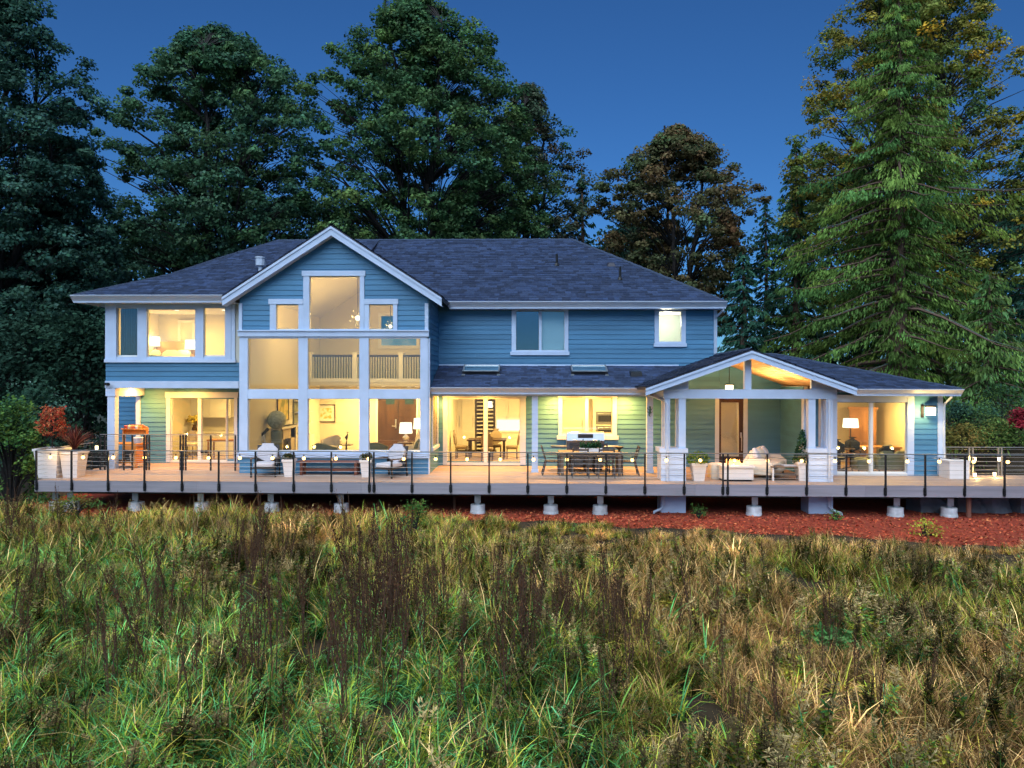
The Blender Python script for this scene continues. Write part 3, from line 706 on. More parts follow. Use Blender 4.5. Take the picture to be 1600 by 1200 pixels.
# ------------------------------------------------------------------ rooms behind the glass (parts of the house)
def room(x0, x1, y0, y1, z0, z1, wallm, floorm=None, ceil=True, left=True, right=True, t=.1):
    f = MB().box(x0, x1, y0, y1, z0-.04, z0).build('interior_floor', floorm or M_FLOOR, house)
    MB().box(x0-t, x1+t, y1, y1+t, z0-.04, z1+t).build('interior_wall', wallm, house)
    if left: MB().box(x0-t, x0, y0, y1, z0-.04, z1).build('interior_wall', wallm, house)
    if right: MB().box(x1, x1+t, y0, y1, z0-.04, z1).build('interior_wall', wallm, house)
    if ceil: MB().box(x0-t, x1+t, y0, y1, z1, z1+t).build('interior_ceiling', M_WHITEWALL, house)
def downlight(x, y, z, power, size=.18, col=WARM):
    o = MB().tube([(x, y, z-.012), (x, y, z-.004)], .08, 10).build('recessed_downlight', M_SHADE, house)
    lamp('downlight', (x, y, z-.05), power, o, col=col, kind='AREA', size=size)
# great room, two storeys with a vaulted ceiling
GXa, GXb, GY0, GY1 = GX0+.16, GX1-.16, YB+.16, 31.0
room(GXa, GXb, GY0, GY1, 0.0, roofz(GXa)-.28, M_CREAM, ceil=False)
for s_, xe in ((-1, GXa), (1, GXb)):
    zv = lambda x: roofz(x) - .30
    MB().prism([(xe, GY0, zv(xe)), (GXC, GY0, zv(GXC)), (GXC, GY1, zv(GXC)), (xe, GY1, zv(xe))], (0, 0, .06)).build('vaulted_ceiling', M_WHITEWALL, house)
MB().prism([(x_, GY1-.03, z_) for x_, z_ in ((GXa, 5.0), (GXb, 5.0), (GXb, zv(GXb)), (GXC, zv(GXC)), (GXa, zv(GXa)))], (0, .08, 0)).build('interior_wall', M_CREAM, house)
YBAL = 28.2
bz1, bz0 = gz(592, YBAL, 560), gz(604, YBAL, 560)
bxl = gx(483, YBAL); 
bal = MB().box(bxl-1.2, GXb, YBAL, GY1, bz0, bz1).build('balcony', M_CREAM, house)
MB().box(bxl-1.2, GXb, YBAL-.03, YBAL-.002, bz1-.12, bz1+.02).build('balcony_edge', M_WHITEWALL, bal)
rz = gz(556, YBAL, 560)
MB().bar((bxl-1.2, YBAL+.06, rz), (GXb, YBAL+.06, rz), .07, .09).build('handrail', M_DARKWOOD, bal)
x = bxl - 1.15
while x < GXb: MB().bar((x, YBAL+.06, bz1), (x, YBAL+.06, rz-.03), .03).build('baluster', M_BLACK, bal); x += .105
for px in (484, 554, 626):
    xx = gx(px, YBAL); MB().box(xx-.09, xx+.09, YBAL-.0, YBAL+.17, bz1, rz+.08).box(xx-.11, xx+.11, YBAL-.02, YBAL+.19, rz+.08, rz+.14).build('newel_post', M_WHITEWALL, bal)
MB().box(bxl-1.3, bxl-1.2, YBAL, GY1, 0, 5.4).build('interior_wall', M_CREAM, house)
mb = MB(); bpx(mb, 596, 651, 494, 540, GY1, -.03, -.005); w_ = mb.build('hall_window', mat('glowing_night_pane', (.03, .10, .16), .2, .1, emit=(.05, .2, .32), estr=.5), house)  # opaque pane; its faint blue emission stands in for the sky outside
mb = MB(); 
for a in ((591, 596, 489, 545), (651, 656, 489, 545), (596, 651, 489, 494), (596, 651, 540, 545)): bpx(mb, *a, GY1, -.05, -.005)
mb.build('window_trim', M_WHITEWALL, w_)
# front door at the far end of the great room
dz = 2.42; xa, xb = gx(591, GY1), gx(651, GY1); mb = MB(); mb.box(xa, xb, GY1-.07, GY1-.01, 0, dz); fd = mb.build('front_door', M_DARKWOOD, house)
mb = MB(); 
for a, b in ((xa-.1, xa), (xb, xb+.1)): mb.box(a, b, GY1-.09, GY1-.008, 0, dz+.1)
mb.box(xa, xb, GY1-.09, GY1-.008, dz, dz+.1); mb.build('door_casing', M_WHITEWALL, fd)
mb = MB(); xm = (xa+xb)/2+.05
mb.box(xm-.012, xm+.012, GY1-.075, GY1-.069, 0, dz); mb.build('door_gap', M_BLACK, fd)
mb = MB(); 
for q in (xa+.35, xm+.3): mb.box(q, q+.38, GY1-.074, GY1-.068, 2.0, 2.3)
mb.build('door_lite', mat('dusk_door_glass', (.03, .06, .08), .1), fd)
mb = MB(); mb.box(xm-.13, xm-.07, GY1-.11, GY1-.07, .95, 1.35); mb.tube([(xm-.1, GY1-.11, 1.05), (xm-.1, GY1-.17, 1.05), (xm-.25, GY1-.17, 1.05)], .02); mb.build('door_handle', M_STEEL, fd)
# fireplace on the left wall of the great room
XW = GXa
fp = thing('fireplace', 'cream stone fireplace with mantel shelf on the left living room wall', 'fireplace', (XW, 26.2, 0))
mb = MB(); mb.box(0, .22, -.85, -.42, 0, 1.2); mb.box(0, .22, .42, .85, 0, 1.2); mb.box(0, .22, -.85, .85, .85, 1.25); mb.build('surround', M_TILE, fp)
mb = MB(); mb.box(0, .38, -1.0, 1.0, 1.25, 1.33); mb.box(0, .30, -.94, .94, 1.33, 1.25); mb.build('mantel', M_CABINET, fp)
MB().box(.02, .1, -.415, .415, 0, .845).build('firebox', M_BLACK, fp)
mb = MB(); mb.box(0, .26, -1.05, -.86, 0, 1.24); mb.box(0, .26, .86, 1.05, 0, 1.24); mb.build('pilaster', M_CABINET, fp)
cb = thing('wall_cabinet', 'cream built-in cabinet with dark shelves beside the fireplace', 'cabinet', (XW, 28.2, 0))
MB().box(0, .4, -.75, .75, 0, .85).build('cupboard', M_CABINET, cb); MB().box(0, .06, -.75, .75, .85, 2.5).build('back_panel', M_OLIVEFAB, cb)
for z in (1.3, 1.75, 2.2): MB().box(.062, .34, -.75, .75, z, z+.04).build('shelf', M_CABINET, cb)
def picture(px0, px1, py0, py1, Y, label, art, frame, matte=None, X=None):
    if X is None:
        a, b = at(px0, py1, Y), at(px1, py0, Y); w, h = b.x-a.x, b.z-a.z
        t = thing('framed_picture', label, 'picture', ((a.x+b.x)/2, Y, a.z)); rz = 0
    else:
        (ya, yb), (za, zb) = X[1], X[2]; w, h = yb-ya, zb-za
        t = thing('framed_picture', label, 'picture', (X[0], (ya+yb)/2, za), R(90))
    mb = MB(); k = .035
    mb.box(-w/2, w/2, -.05, -.01, 0, k); mb.box(-w/2, w/2, -.05, -.01, h-k, h); mb.box(-w/2, -w/2+k, -.05, -.01, k, h-k); mb.box(w/2-k, w/2, -.05, -.01, k, h-k); mb.build('frame', frame, t)
    if matte: 
        MB().box(-w/2+k, w/2-k, -.03, -.02, k, h-k).build('mount', matte, t); q = min(w, h)*.2
        MB().box(-w/2+q, w/2-q, -.036, -.031, q, h-q).build('print', art, t)
    else: MB().box(-w/2+k, w/2-k, -.03, -.02, k, h-k).build('canvas', art, t)
    return t
def art_mat(name, c1, c2, sc, thr=.5):
    m = bpy.data.materials.new(name); m.use_nodes = True; n, l = m.node_tree.nodes, m.node_tree.links; b = n['Principled BSDF']; b.inputs['Roughness'].default_value = .7
    tc = n.new('ShaderNodeTexCoord'); z = n.new('ShaderNodeTexNoise'); z.inputs['Scale'].default_value = sc; z.inputs['Detail'].default_value = 5; l.new(tc.outputs['Object'], z.inputs[0])
    r = n.new('ShaderNodeValToRGB'); r.color_ramp.elements[0].position = thr-.06; r.color_ramp.elements[1].position = thr+.06; r.color_ramp.elements[0].color = (*c1, 1); r.color_ramp.elements[1].color = (*c2, 1)
    l.new(z.outputs['Fac'], r.inputs[0]); l.new(r.outputs[0], b.inputs['Base Color']); return m
A_LAND = art_mat('landscape_paint', (.30, .30, .05), (.75, .55, .12), 2.2); A_PRINT = art_mat('botanical_print', (.7, .45, .08), (.8, .78, .6), 7)
picture(494, 524, 632, 659.5, bxl and GY1-.0, 'dark framed botanical print on the far living room wall', A_PRINT, M_DARKWOOD, M_WHITEWALL)
picture(0, 0, 0, 0, 0, 'landscape painting above the fireplace mantel', A_LAND, M_DARKWOOD, X=(XW, (25.7, 26.9), (1.5, 2.65)))
# living room furniture
def armchair(loc, rz, label, fab, s=1.0, group=None):
    t = thing('armchair', label, 'armchair', loc, rz, group)
    MB().cushion(-.34, .34, -.36, .28, .24, .46).build('seat', fab, t, True)
    mb = MB(); n = 14
    ring = []
    for k, (r, z) in enumerate(((.40, .22), (.44, .62), (.47, .84), (.41, .86), (.36, .60), (.34, .22))):
        ring.append([( r*math.cos(math.pi*(i/(n-1))), r*.95*math.sin(math.pi*(i/(n-1))), z - (.16*abs(math.cos(math.pi*i/(n-1)))**2 if z > .5 else 0)) for i in range(n)])
    b = len(mb.v)
    for q in ring: mb.v += q
    for k in range(len(ring)-1):
        for i in range(n-1): mb.f.append((k*n+i, k*n+i+1, (k+1)*n+i+1, (k+1)*n+i))
    mb.f.append(tuple(k*n for k in range(6))); mb.f.append(tuple(k*n+n-1 for k in range(5, -1, -1)))
    mb.build('backrest', fab, t, True)
    for x in (-.3, .3):
        for y in (-.28, .24): MB().tube([(x, y, .25), (x*1.1, y*1.1, 0)], [.03, .02], 6).build('leg', M_DARKWOOD, t)
    return t
armchair(at(509, 700, 24.6).xy.to_3d(), R(165), 'sage tub armchair seen from behind below the framed print', M_OLIVEFAB)
armchair(at(516, 700, 27.6).xy.to_3d(), R(-20), 'cream wing armchair below the framed print', M_CREAMFAB)
armchair(at(586, 700, 25.0).xy.to_3d(), R(190), 'sage tub armchair at the left edge of the right window', M_OLIVEFAB)
t = thing('side_table', 'small round pedestal table with a bird figure', 'table', at(541, 700, 26.4).xy.to_3d())
MB().lathe([(.2, 0), (.18, .03), (.03, .06), (.03, .58), (.26, .6), (.26, .63)], n=14).build('pedestal', M_DARKWOOD, t, True)
t2 = thing('bird_figure', 'dark heron figure on the small pedestal table', 'figurine', (t.location.x, t.location.y, .63))
MB().tube([(0, 0, 0), (.02, 0, .15), (0, 0, .25), (.05, 0, .36), (.03, 0, .46), (.12, 0, .43)], [.03, .012, .06, .025, .03, .006], 7).build('body', M_IRON, t2, True)
def sofa(name, loc, rz, label, w, fab, pill=(), d=.9, seat=.44, back=.82):
    t = thing(name, label, 'sofa', loc, rz)
    MB().cushion(-w/2, w/2, -d/2, d/2, .1, .30).build('base', fab, t, True)
    n = max(1, round(w/.85))
    for i in range(n): a = -w/2+.16+(w-.32)*i/n; MB().cushion(a+.005, a+(w-.32)/n-.005, -d/2, d/2-.2, .30, seat+.03).build('seat_cushion', fab, t, True)
    for i in range(n):
        a = -w/2+.16+(w-.32)*i/n; mb = MB().cushion(a+.01, a+(w-.32)/n-.01, d/2-.34, d/2-.16, seat, back+.05); mb.rot('X', R(-10), (0, d/2-.25, seat)); mb.build('back_cushion', fab, t, True)
    for s_ in (-1, 1): MB().cushion(min(s_*w/2, s_*(w/2-.15)), max(s_*w/2, s_*(w/2-.15)), -d/2, d/2, .12, .60).build('arm', fab, t, True)
    MB().cushion(-w/2, w/2, d/2-.16, d/2, .12, back-.08).build('back_frame', fab, t, True)
    for i, (x, m, a) in enumerate(pill):
        mb = MB().cushion(x-.23, x+.23, -.08, .08, seat+.06, seat+.48, .06); mb.rot('X', R(-22), (0, 0, seat)); mb.rot('Y', R(a), (x, 0, seat+.25)); mb.v = [(p[0], p[1]+.02, p[2]) for p in mb.v]; mb.build('pillow', m, t, True)
    for x in (-w/2+.1, w/2-.1):
        for y in (-d/2+.1, d/2-.1): MB().tube([(x, y, .12), (x, y, 0)], .025, 6).build('leg', M_DARKWOOD, t)
    return t
sofa('sofa', at(646, 700, 25.6).xy.to_3d(), R(-80), 'cream sofa behind the right living room window', 1.9, M_CREAMFAB, ((-.4, M_CREAMFAB, 6), (.35, M_OLIVEFAB, -8)))
def table_lamp(loc, h, sh, r, label, base=None, power=18, name='table_lamp', floor=False, group=None):
    t = thing(name, label, 'lamp', loc, 0, group)
    b = base or M_TILE
    if floor: MB().lathe([(.15, 0), (.15, .02), (.018, .04), (.015, h)], n=12).build('stand', M_IRON, t, True)
    else: MB().lathe([(.09, 0), (.09, .02), (.05, .04), (.12, .12), (.13, .2), (.04, h*.85), (.015, h)], n=14).build('base', b, t, True)
    MB().lathe([(r, h), (r*.88, h+sh)], n=18).build('lamp_shade', M_SHADE, t, True)
    lamp('lamp_light', (0, -r-.12, h+sh*.5), power, t, .12)
    return t
LT = thing('lamp_table', 'small dark table behind the cream sofa', 'table', at(634, 700, 27.8).xy.to_3d())
MB().box(-.3, .3, -.25, .25, .55, .6).build('top', M_DARKWOOD, LT)
for x in (-.27, .27):
    for y in (-.22, .22): MB().bar((x, y, 0), (x, y, .55), .04).build('leg', M_DARKWOOD, LT)
zz_ = gz(679, 27.8, 635)
table_lamp((LT.location.x, LT.location.y, .6), gz(677, 27.8, 635)-.6, .42, .26, 'wide white lamp in front of the dark front door', power=14)
sd = thing('lamp_table', 'side table under the lamp at the right window frame', 'table', at(654, 700, 26.8).xy.to_3d()); MB().lathe([(.2, 0), (.04, .03), (.04, .57), (.25, .58), (.25, .61)], n=12).build('pedestal', M_DARKWOOD, sd, True)
table_lamp((sd.location.x, sd.location.y, .61), gz(670, 26.8, 655)-.61, .40, .2, 'narrow white lamp at the right edge of the living room window', power=8)
pl_ = thing('telescope', 'black telescope on a white tripod by the fireplace', 'telescope', at(412, 700, 24.3).xy.to_3d())
MB().tube([(-.1, 0, 1.08), (.16, 0, 1.34)], [.04, .06], 8).build('tube', M_BLACK, pl_, True)
for a in (90, 210, 330): MB().tube([(0, 0, 1.15), (.32*math.cos(R(a)), .32*math.sin(R(a)), 0)], .018, 5).build('leg', M_WHITEWALL, pl_)
vz = thing('leafy_vase', 'pale round topiary in a stand left of the mantel', 'plant', (XW+.35, 24.75, 0)); MB().lathe([(.16, 0), (.2, 1.2), (.14, 1.25)], n=12).build('stand', M_OLIVEFAB, vz, True); MB().ball((0, 0, 1.62), .33, 12, 8).build('foliage_ball', mat('dried_topiary', (.35, .36, .25), .95, .4, 14, 1, 25), vz, True)
# pendant of the great room and one at the hall above
for px, py, Y, lab, rr_ in ((559, 497, 26.2, 'round glass pendant lamp in the tall gable window', .16), (610, 510, 29.5, 'small glass chandelier in the upper hall right of the gable', .13)):
    p = at(px, py, Y); t = thing('pendant_lamp', lab, 'lamp', p)
    ztop = min(roofz(p.x)-.32, 7.4) - p.z
    MB().tube([(0, 0, rr_), (0, 0, ztop)], .012, 5).build('rod', M_IRON, t)
    MB().ball((0, 0, 0), rr_*.62, 10, 6).build('globe', M_SHADE, t, True)
    mb = MB()
    for k in range(14): a = 2.4*k; e = (k/13-.5)*2; q = math.sqrt(max(0, 1-e*e)); mb.tube([(0, 0, 0), (rr_*1.9*q*math.cos(a), rr_*1.9*q*math.sin(a), rr_*1.9*e)], .005, 4); mb.ball((rr_*1.9*q*math.cos(a), rr_*1.9*q*math.sin(a), rr_*1.9*e), .025, 6, 4)
    mb.build('spokes', M_STEEL, t)
    lamp('pendant_light', (0, -.35, 0), 14, t, .15)
for x, y in ((-8.2, 25.5), (-6.4, 25), (-4.6, 25.2), (-7.2, 27.3), (-5, 27.2)): lamp('ceiling_light', (x, y, 4.9), 11, house, .25)
for x in (-7.6, -6.2, -4.8): downlight(x, 29.6, bz0, 52)
for x in (-6.5, -4.6): downlight(x, 26.6, 2.95 if False else bz0+.0, 0.01)

# bedroom
room(LX0+.16, GX0-.16, YL+.15, 26.7, 3.02, 5.52, M_CREAM, M_CREAMFAB)
bY = 26.35
b0 = at(264, 550, bY); bed = thing('bed', 'upholstered bed with cream pillows in the upstairs bedroom', 'bed', (b0.x, bY, 3.02))
MB().cushion(-.95, .95, -2.0, .0, .3, .72).build('mattress', M_CREAMFAB, bed, True)
hbm = mat('tan_headboard_leather', (.42, .26, .13), .6, .1, 3)
MB().box(-.95, .95, .02, .14, 0, 1.45).build('headboard', hbm, bed); MB().box(-.98, .98, -2.02, .0, .05, .3).build('bed_frame', M_DARKWOOD, bed)
for x in (-.5, .15, .62): mb = MB().cushion(x-.3, x+.3, -.35, -.17, .70, 1.1); mb.rot('X', R(-25), (x, -.2, .72)); mb.build('pillow', M_CREAMFAB, bed, True)
MB().cushion(-.6, .5, -1.9, -1.2, .73, .86).build('blanket', mat('blue_throw', (.05, .12, .18), .9, .1), bed, True)
for px, lab, py in ((236, 'white bedside lamp at the left of the bedroom window', 541), (296, 'white bedside lamp right of the upstairs bed', 546)):
    q = at(px + (5 if px < 250 else 0), 600, 26.3); tb = thing('nightstand', lab.replace('white bedside lamp', 'wooden nightstand'), 'nightstand', (q.x, 26.35, 3.02)); MB().box(-.22, .22, -.22, .22, .1, .62).build('drawer_case', M_DARKWOOD, tb)
    for x in (-.19, .19):
        for y in (-.18, .18): MB().bar((x, y, 0), (x, y, .1), .04).build('leg', M_DARKWOOD, tb)
    table_lamp((q.x, 26.35, 3.64), gz(py, 26.35, px)-3.64, .36, .19, lab, power=12)
mb = MB(); q0, q1 = gx(283, 26.7), gx(291, 26.7); mb.box(q0-.1, q0, 26.63, 26.69, 3.02, 5.2); mb.box(q1+.25, q1+.35, 26.63, 26.69, 3.02, 5.2); mb.box(q0-.1, q1+.35, 26.63, 26.69, 5.2, 5.3); mb.build('door_casing', M_WHITEWALL, house)
MB().box(q0, q1+.25, 26.66, 26.685, 3.02, 5.2).build('interior_door', M_CREAM, house)
for x in (-12.6, -10.9): downlight(x, 24.9, 5.5, 22)
curt = MB(); cx0, cx1 = gx(184, YL), gx(215, YL)
for i in range(16): a = cx0 + (cx1-cx0)*i/16; b = cx0 + (cx1-cx0)*(i+1)/16; dz_ = .03*((i % 2)*2-1); curt.add([(a, YL+.2+dz_, 3.1), (b, YL+.2-dz_, 3.1), (b, YL+.2-dz_, 5.45), (a, YL+.2+dz_, 5.45)], [(0, 1, 2, 3)])
curt.build('curtain', mat('grey_blue_curtain', (.085, .08, .085), .9, .1), house)
# ground floor room behind the left sliding door
room(alc[1]+.46, GX0-.16, YLR+.13, 29.2, 0.0, 2.72, M_CREAM)
t = thing('sideboard', 'white sideboard behind the left sliding door', 'sideboard', at(285, 700, 28.6).xy.to_3d()); MB().box(-.75, .75, -.25, .3, .12, .9).build('case', M_CABINET, t); MB().box(-.8, .8, -.28, .3, .9, .94).build('top', M_CABINET, t)
for x in (-.7, .7): MB().bar((x, -.2, 0), (x, -.2, .12), .05).build('foot', M_DARKWOOD, t)
fv = thing('flower_vase', 'vase with a big bunch of yellow flowers', 'flowers', at(298, 690, 27.9).xy.to_3d() + Vector((0, .3, .94))); MB().lathe([(.07, 0), (.11, .1), (.06, .25), (.08, .3)], n=12).build('vase', M_DARKWOOD, fv, True)
rg = np.random.default_rng(3); mb = MB()
for k in range(46):
    a, e, rr_ = rg.random()*6.28, rg.random()*1.5, .3*rg.random()**.4; mb.ball((rr_*math.cos(a)*math.cos(e), rr_*math.sin(a)*math.cos(e), .42+rr_*math.sin(e)*.9), .055, 6, 4)
mb.build('bloom', mat('yellow_petals', (.75, .60, .10), .8, .3, 9), fv, True)
t = thing('upper_cabinet', 'cream wall cupboard seen through the left sliding door', 'cabinet', at(334, 640, 29.0).xy.to_3d() + Vector((0, 0, 1.5))); MB().box(-.85, .85, -.35, .18, 0, .95).build('case', M_CABINET, t)
for x in (-.42, .43): MB().box(x-.40, x+.40, -.372, -.352, .03, .92).build('door', M_CABINET, t)
t = thing('work_counter', 'cream counter below the wall cupboard', 'counter', at(334, 700, 28.9).xy.to_3d()); MB().box(-1.0, 1.0, -.3, .25, 0, .88).build('cupboard', M_CABINET, t); MB().box(-1.02, 1.02, -.33, .25, .88, .92).build('top', M_WHITEWALL, t)
t = thing('desk', 'small wooden writing desk inside the left sliding door', 'desk', at(350, 700, 26.9).xy.to_3d()); MB().box(-.55, .55, -.28, .28, .70, .76).build('top', M_WOOD, t)
for x in (-.5, .5):
    for y in (-.24, .24): MB().bar((x, y, 0), (x, y, .70), .05).build('leg', M_WOOD, t)
t = thing('bar_stool', 'pale upholstered stool inside the left sliding door', 'stool', at(297, 700, 26.9).xy.to_3d()); MB().cushion(-.25, .25, -.25, .25, .5, .62).build('seat', M_CREAMFAB, t, True)
MB().cushion(-.25, .25, .18, .26, .62, 1.05).build('backrest', M_CREAMFAB, t, True)
for x in (-.2, .2):
    for y in (-.2, .2): MB().bar((x, y, 0), (x, y, .5), .03).build('leg', M_DARKWOOD, t)
for x in (-12.2, -10.6): downlight(x, 27.2, 2.7, 22)

# dining room and kitchen
KX0, KX1 = GX1+.16, gx(1010, YC)
room(KX0, KX1, YC+.13, 30.6, 0.0, 2.72, M_CREAM)
ky = 30.3
def tall(px0, px1, py0, Y, name, label, m, depth=.5, doors=2, cat='cabinet'):
    a, b = gx(px0, Y), gx(px1, Y); h = gz(py0, Y, px0); t = thing(name, label, cat, ((a+b)/2, Y, 0)); w = b-a
    MB().box(-w/2, w/2, 0, depth, .08, h).build('case', m, t); MB().box(-w/2+.02, w/2-.02, .04, depth, 0, .08).build('plinth', M_DARKWOOD, t)
    for i in range(doors):
        x0 = -w/2 + w*i/doors + .015; x1 = -w/2 + w*(i+1)/doors - .015; d_ = MB().box(x0, x1, -.022, -.002, .1, h-.03).build('door', m, t)
        mb = MB(); k = .07
        mb.box(x0, x0+k, -.034, -.022, .1, h-.03); mb.box(x1-k, x1, -.034, -.022, .1, h-.03); mb.box(x0+k, x1-k, -.034, -.022, h-.1, h-.03); mb.box(x0+k, x1-k, -.034, -.022, .1, .17); mb.build('door_frame', m, d_)
        MB().tube([(x1-.06, -.06, h*.42), (x1-.06, -.06, h*.6)], .012, 5).build('handle', M_STEEL, d_)
    return t
tall(700, 742, 612, ky-.1, 'pantry_cabinet', 'tall cream pantry cabinet at the left of the dining room', M_CABINET)
for px0, px1, lab in ((744, 756, 'left narrow wine rack full of dark bottles'), (761, 772, 'right narrow wine rack full of dark bottles')):
    a, b = gx(px0, ky-.1), gx(px1, ky-.1); t = thing('wine_rack', lab, 'wine rack', ((a+b)/2, ky-.1, 0)); w = b-a
    mb = MB(); mb.box(-w/2, -w/2+.03, 0, .3, 0, 2.45); mb.box(w/2-.03, w/2, 0, .3, 0, 2.45); mb.box(-w/2+.03, w/2-.03, .28, .3, 0, 2.45); mb.build('case', M_DARKWOOD, t)
    for k in range(14):
        z = .12+k*.165; MB().box(-w/2+.03, w/2-.03, 0, .27, z, z+.05).build('shelf', M_CABINET, t)
tall(774, 815, 612, ky-.1, 'kitchen_cabinet', 'cream kitchen cabinets right of the wine racks', M_CABINET, doors=2)
mb = MB(); q0, q1 = gx(776, ky-.3), gx(812, ky-.3); t = thing('glowing_backsplash', 'bright white counter niche with a glowing back at the right of the dining room', 'niche', ((q0+q1)/2, ky-.15, 0)); w = q1-q0
z0_, z1_ = gz(672.5, ky, 790), gz(655.5, ky, 790); MB().box(-w/2, w/2, -.06, -.02, z0_, z1_).build('backsplash', emit_mat('glowing_backsplash', (1, .93, .78), 1.5), t); MB().box(-w/2-.02, w/2+.02, -.32, -.02, z0_-.06, z0_-.01).build('counter_top', M_WHITEWALL, t); MB().box(-w/2, w/2, -.28, -.02, 0, z0_-.07).build('base_cupboard', M_CABINET, t)  # backsplash emits its own light in place of lamplight falling on it
dt = thing('dining_table', 'dark dining table behind the central sliding door', 'table', at(761, 700, 27.6).xy.to_3d()); MB().box(-.75, .75, -.5, .5, .71, .76).build('top', M_DARKWOOD, dt)
for x in (-.66, .66):
    for y in (-.42, .42): MB().bar((x, y, 0), (x, y, .71), .07).build('leg', M_DARKWOOD, dt)
def parsons(loc, rz, label):
    t = thing('dining_chair', label, 'chair', loc, rz, 'upholstered dining chairs indoors')
    MB().cushion(-.23, .23, -.24, .22, .38, .50).build('seat', M_OLIVEFAB2, t, True)
    mb = MB().cushion(-.23, .23, .16, .24, .44, 1.08); mb.rot('X', R(-8), (0, .2, .45)); mb.build('backrest', M_OLIVEFAB2, t, True)
    for x in (-.2, .2):
        for y in (-.2, .18): MB().bar((x, y, 0), (x, y, .39), .04).build('leg', M_DARKWOOD, t)
M_OLIVEFAB2 = mat('taupe_fabric', (.26, .20, .13), .9, .06, 10, .2, 120)
q = dt.location
parsons((q.x-1.0, q.y-.05, 0), R(88), 'taupe dining chair at the left end of the indoor table'); parsons((q.x+.98, q.y, 0), R(-88), 'taupe dining chair at the right end of the indoor table')
parsons((q.x+.05, q.y-.72, 0), R(180), 'taupe dining chair seen from behind at the indoor table'); parsons((q.x+.3, q.y+.72, 0), 0, 'taupe dining chair on the far side of the indoor table')
p = at(763, 632, 27.6); t = thing('pendant_lamp', 'lit drum pendant over the indoor dining table', 'lamp', p); MB().tube([(0, 0, .1), (0, 0, 2.7-p.z)], .01, 5).build('cord', M_IRON, t); MB().lathe([(.17, -.12), (.15, .12)], n=14).build('lamp_shade', M_SHADE, t, True); lamp('pendant_light', (0, 0, -.3), 26, t, .12)
for x in (-2.2, -.6, 1.0, 2.6): downlight(x, 27.4 + (.8 if x > .5 else 0), 2.7, 24)
for x, y in ((1.6, 26.3), (3.1, 26.6), (2.9, 28.6)): downlight(x, y, 2.7, 26)
tall(872, 913, 612, ky-2.6, 'fridge', 'cream panelled fridge behind the kitchen window', M_CABINET, doors=1, cat='fridge')
t = thing('wall_oven', 'stainless double wall oven in the kitchen', 'oven', at(945, 700, ky-.3).xy.to_3d()); MB().box(-.5, .5, 0, .55, 0, 2.5).build('case', M_CABINET, t)
for z0_, z1_ in ((.55, 1.15), (1.22, 1.75)):
    o = MB().box(-.38, .38, -.03, -.004, z0_, z1_).build('oven_door', M_STAIN, t); MB().box(-.28, .28, -.036, -.031, z0_+.1, z1_-.16).build('oven_window', M_BLACK, o); MB().tube([(-.3, -.07, z1_-.08), (.3, -.07, z1_-.08)], .014, 6).build('handle', M_STEEL, o)
# porch-door room and the bright upstairs bath
MB().box(gx(1090, YC), gx(1215, YC), YC+1.2, YC+1.25, 0, 2.8).build('interior_wall', M_WHITEWALL, house)
lamp('entry_light', (gx(1140, YC), YC+.65, 1.6), 14, house, .3)
room(gx(1010, YC), WX1-.2, YC+.15, YC+2.0, 3.3, 5.5, mat('pale_green_plaster', (.55, .62, .55), .8, .04), M_TILE)
lamp('bath_light', (gx(1050, YC), YC+1.0, 5.2), 22, house, .2, col=(1, .9, .68))
sh = mat('pale_window_blind', (.40, .60, .72), .9, .04)
MB().box(gx(845, YC), gx(883, YC), YC+.12, YC+.125, gz(548, YC, 860), gz(485, YC, 860)).build('window_blind', sh, house)
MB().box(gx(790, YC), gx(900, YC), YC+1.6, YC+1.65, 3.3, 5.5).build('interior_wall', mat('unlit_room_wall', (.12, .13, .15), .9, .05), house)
# office in the right wing
room(RX0+.16, RX1-.16, YR+.15, 27.2, 0.0, 2.55, mat('warm_white_plaster', (.78, .68, .48), .8, .03))
t = thing('armoire', 'tall brown wooden armoire left in the office', 'armoire', at(1348, 700, 26.6).xy.to_3d(), R(-25)); MB().box(-.45, .45, -.3, .3, .06, 2.0).build('case', M_WOOD, t); MB().box(-.5, .5, -.34, .34, 2.0, 2.08).build('cornice', M_WOOD, t)
for s_ in (-1, 1): MB().box(min(s_*.02, s_*.42), max(s_*.02, s_*.42), -.325, -.302, .15, 1.95).build('door', M_WOOD, t)
for x in (-.4, .4): MB().box(x-.05, x+.05, -.28, .28, 0, .06).build('foot', M_WOOD, t)
t = thing('bookcase', 'orange wooden bookcase with lattice doors in the office', 'bookcase', at(1403, 700, 26.4).xy.to_3d()); MB().box(-.32, .42, 0, .4, 0, 1.95).build('case', M_ORANGEWOOD, t)
o = MB().box(-.30, .05, -.03, -.004, .1, 1.9).build('door', M_WOOD, t); mb = MB(); mb.bar((-.27, -.04, 1.05), (.02, -.04, 1.85), .02); mb.bar((.02, -.04, 1.05), (-.27, -.04, 1.85), .02); mb.build('lattice', M_DARKWOOD, o)
t = thing('wall_screen', 'dark flat screen high on the office wall', 'screen', at(1389, 642, 27.1) + Vector((0, 0, -.2))); MB().box(-.42, .42, -.08, -.02, 0, .55).build('panel', mat('screen_glass', (.03, .05, .06), .15, .1, emit=(.15, .2, .2), estr=.25), t); MB().box(-.45, .45, -.018, .0, -.03, .58).build('bezel', M_BLACK, t)
t = thing('office_desk', 'wooden office desk behind the right sliding doors', 'desk', at(1370, 700, 25.2).xy.to_3d()); MB().box(-1.0, .7, -.35, .35, .70, .75).build('top', M_WOOD, t); MB().box(-.95, -.5, -.3, .3, 0, .70).build('drawer_unit', M_WOOD, t); MB().box(.3, .66, -.3, .3, 0, .70).build('drawer_unit', M_WOOD, t)
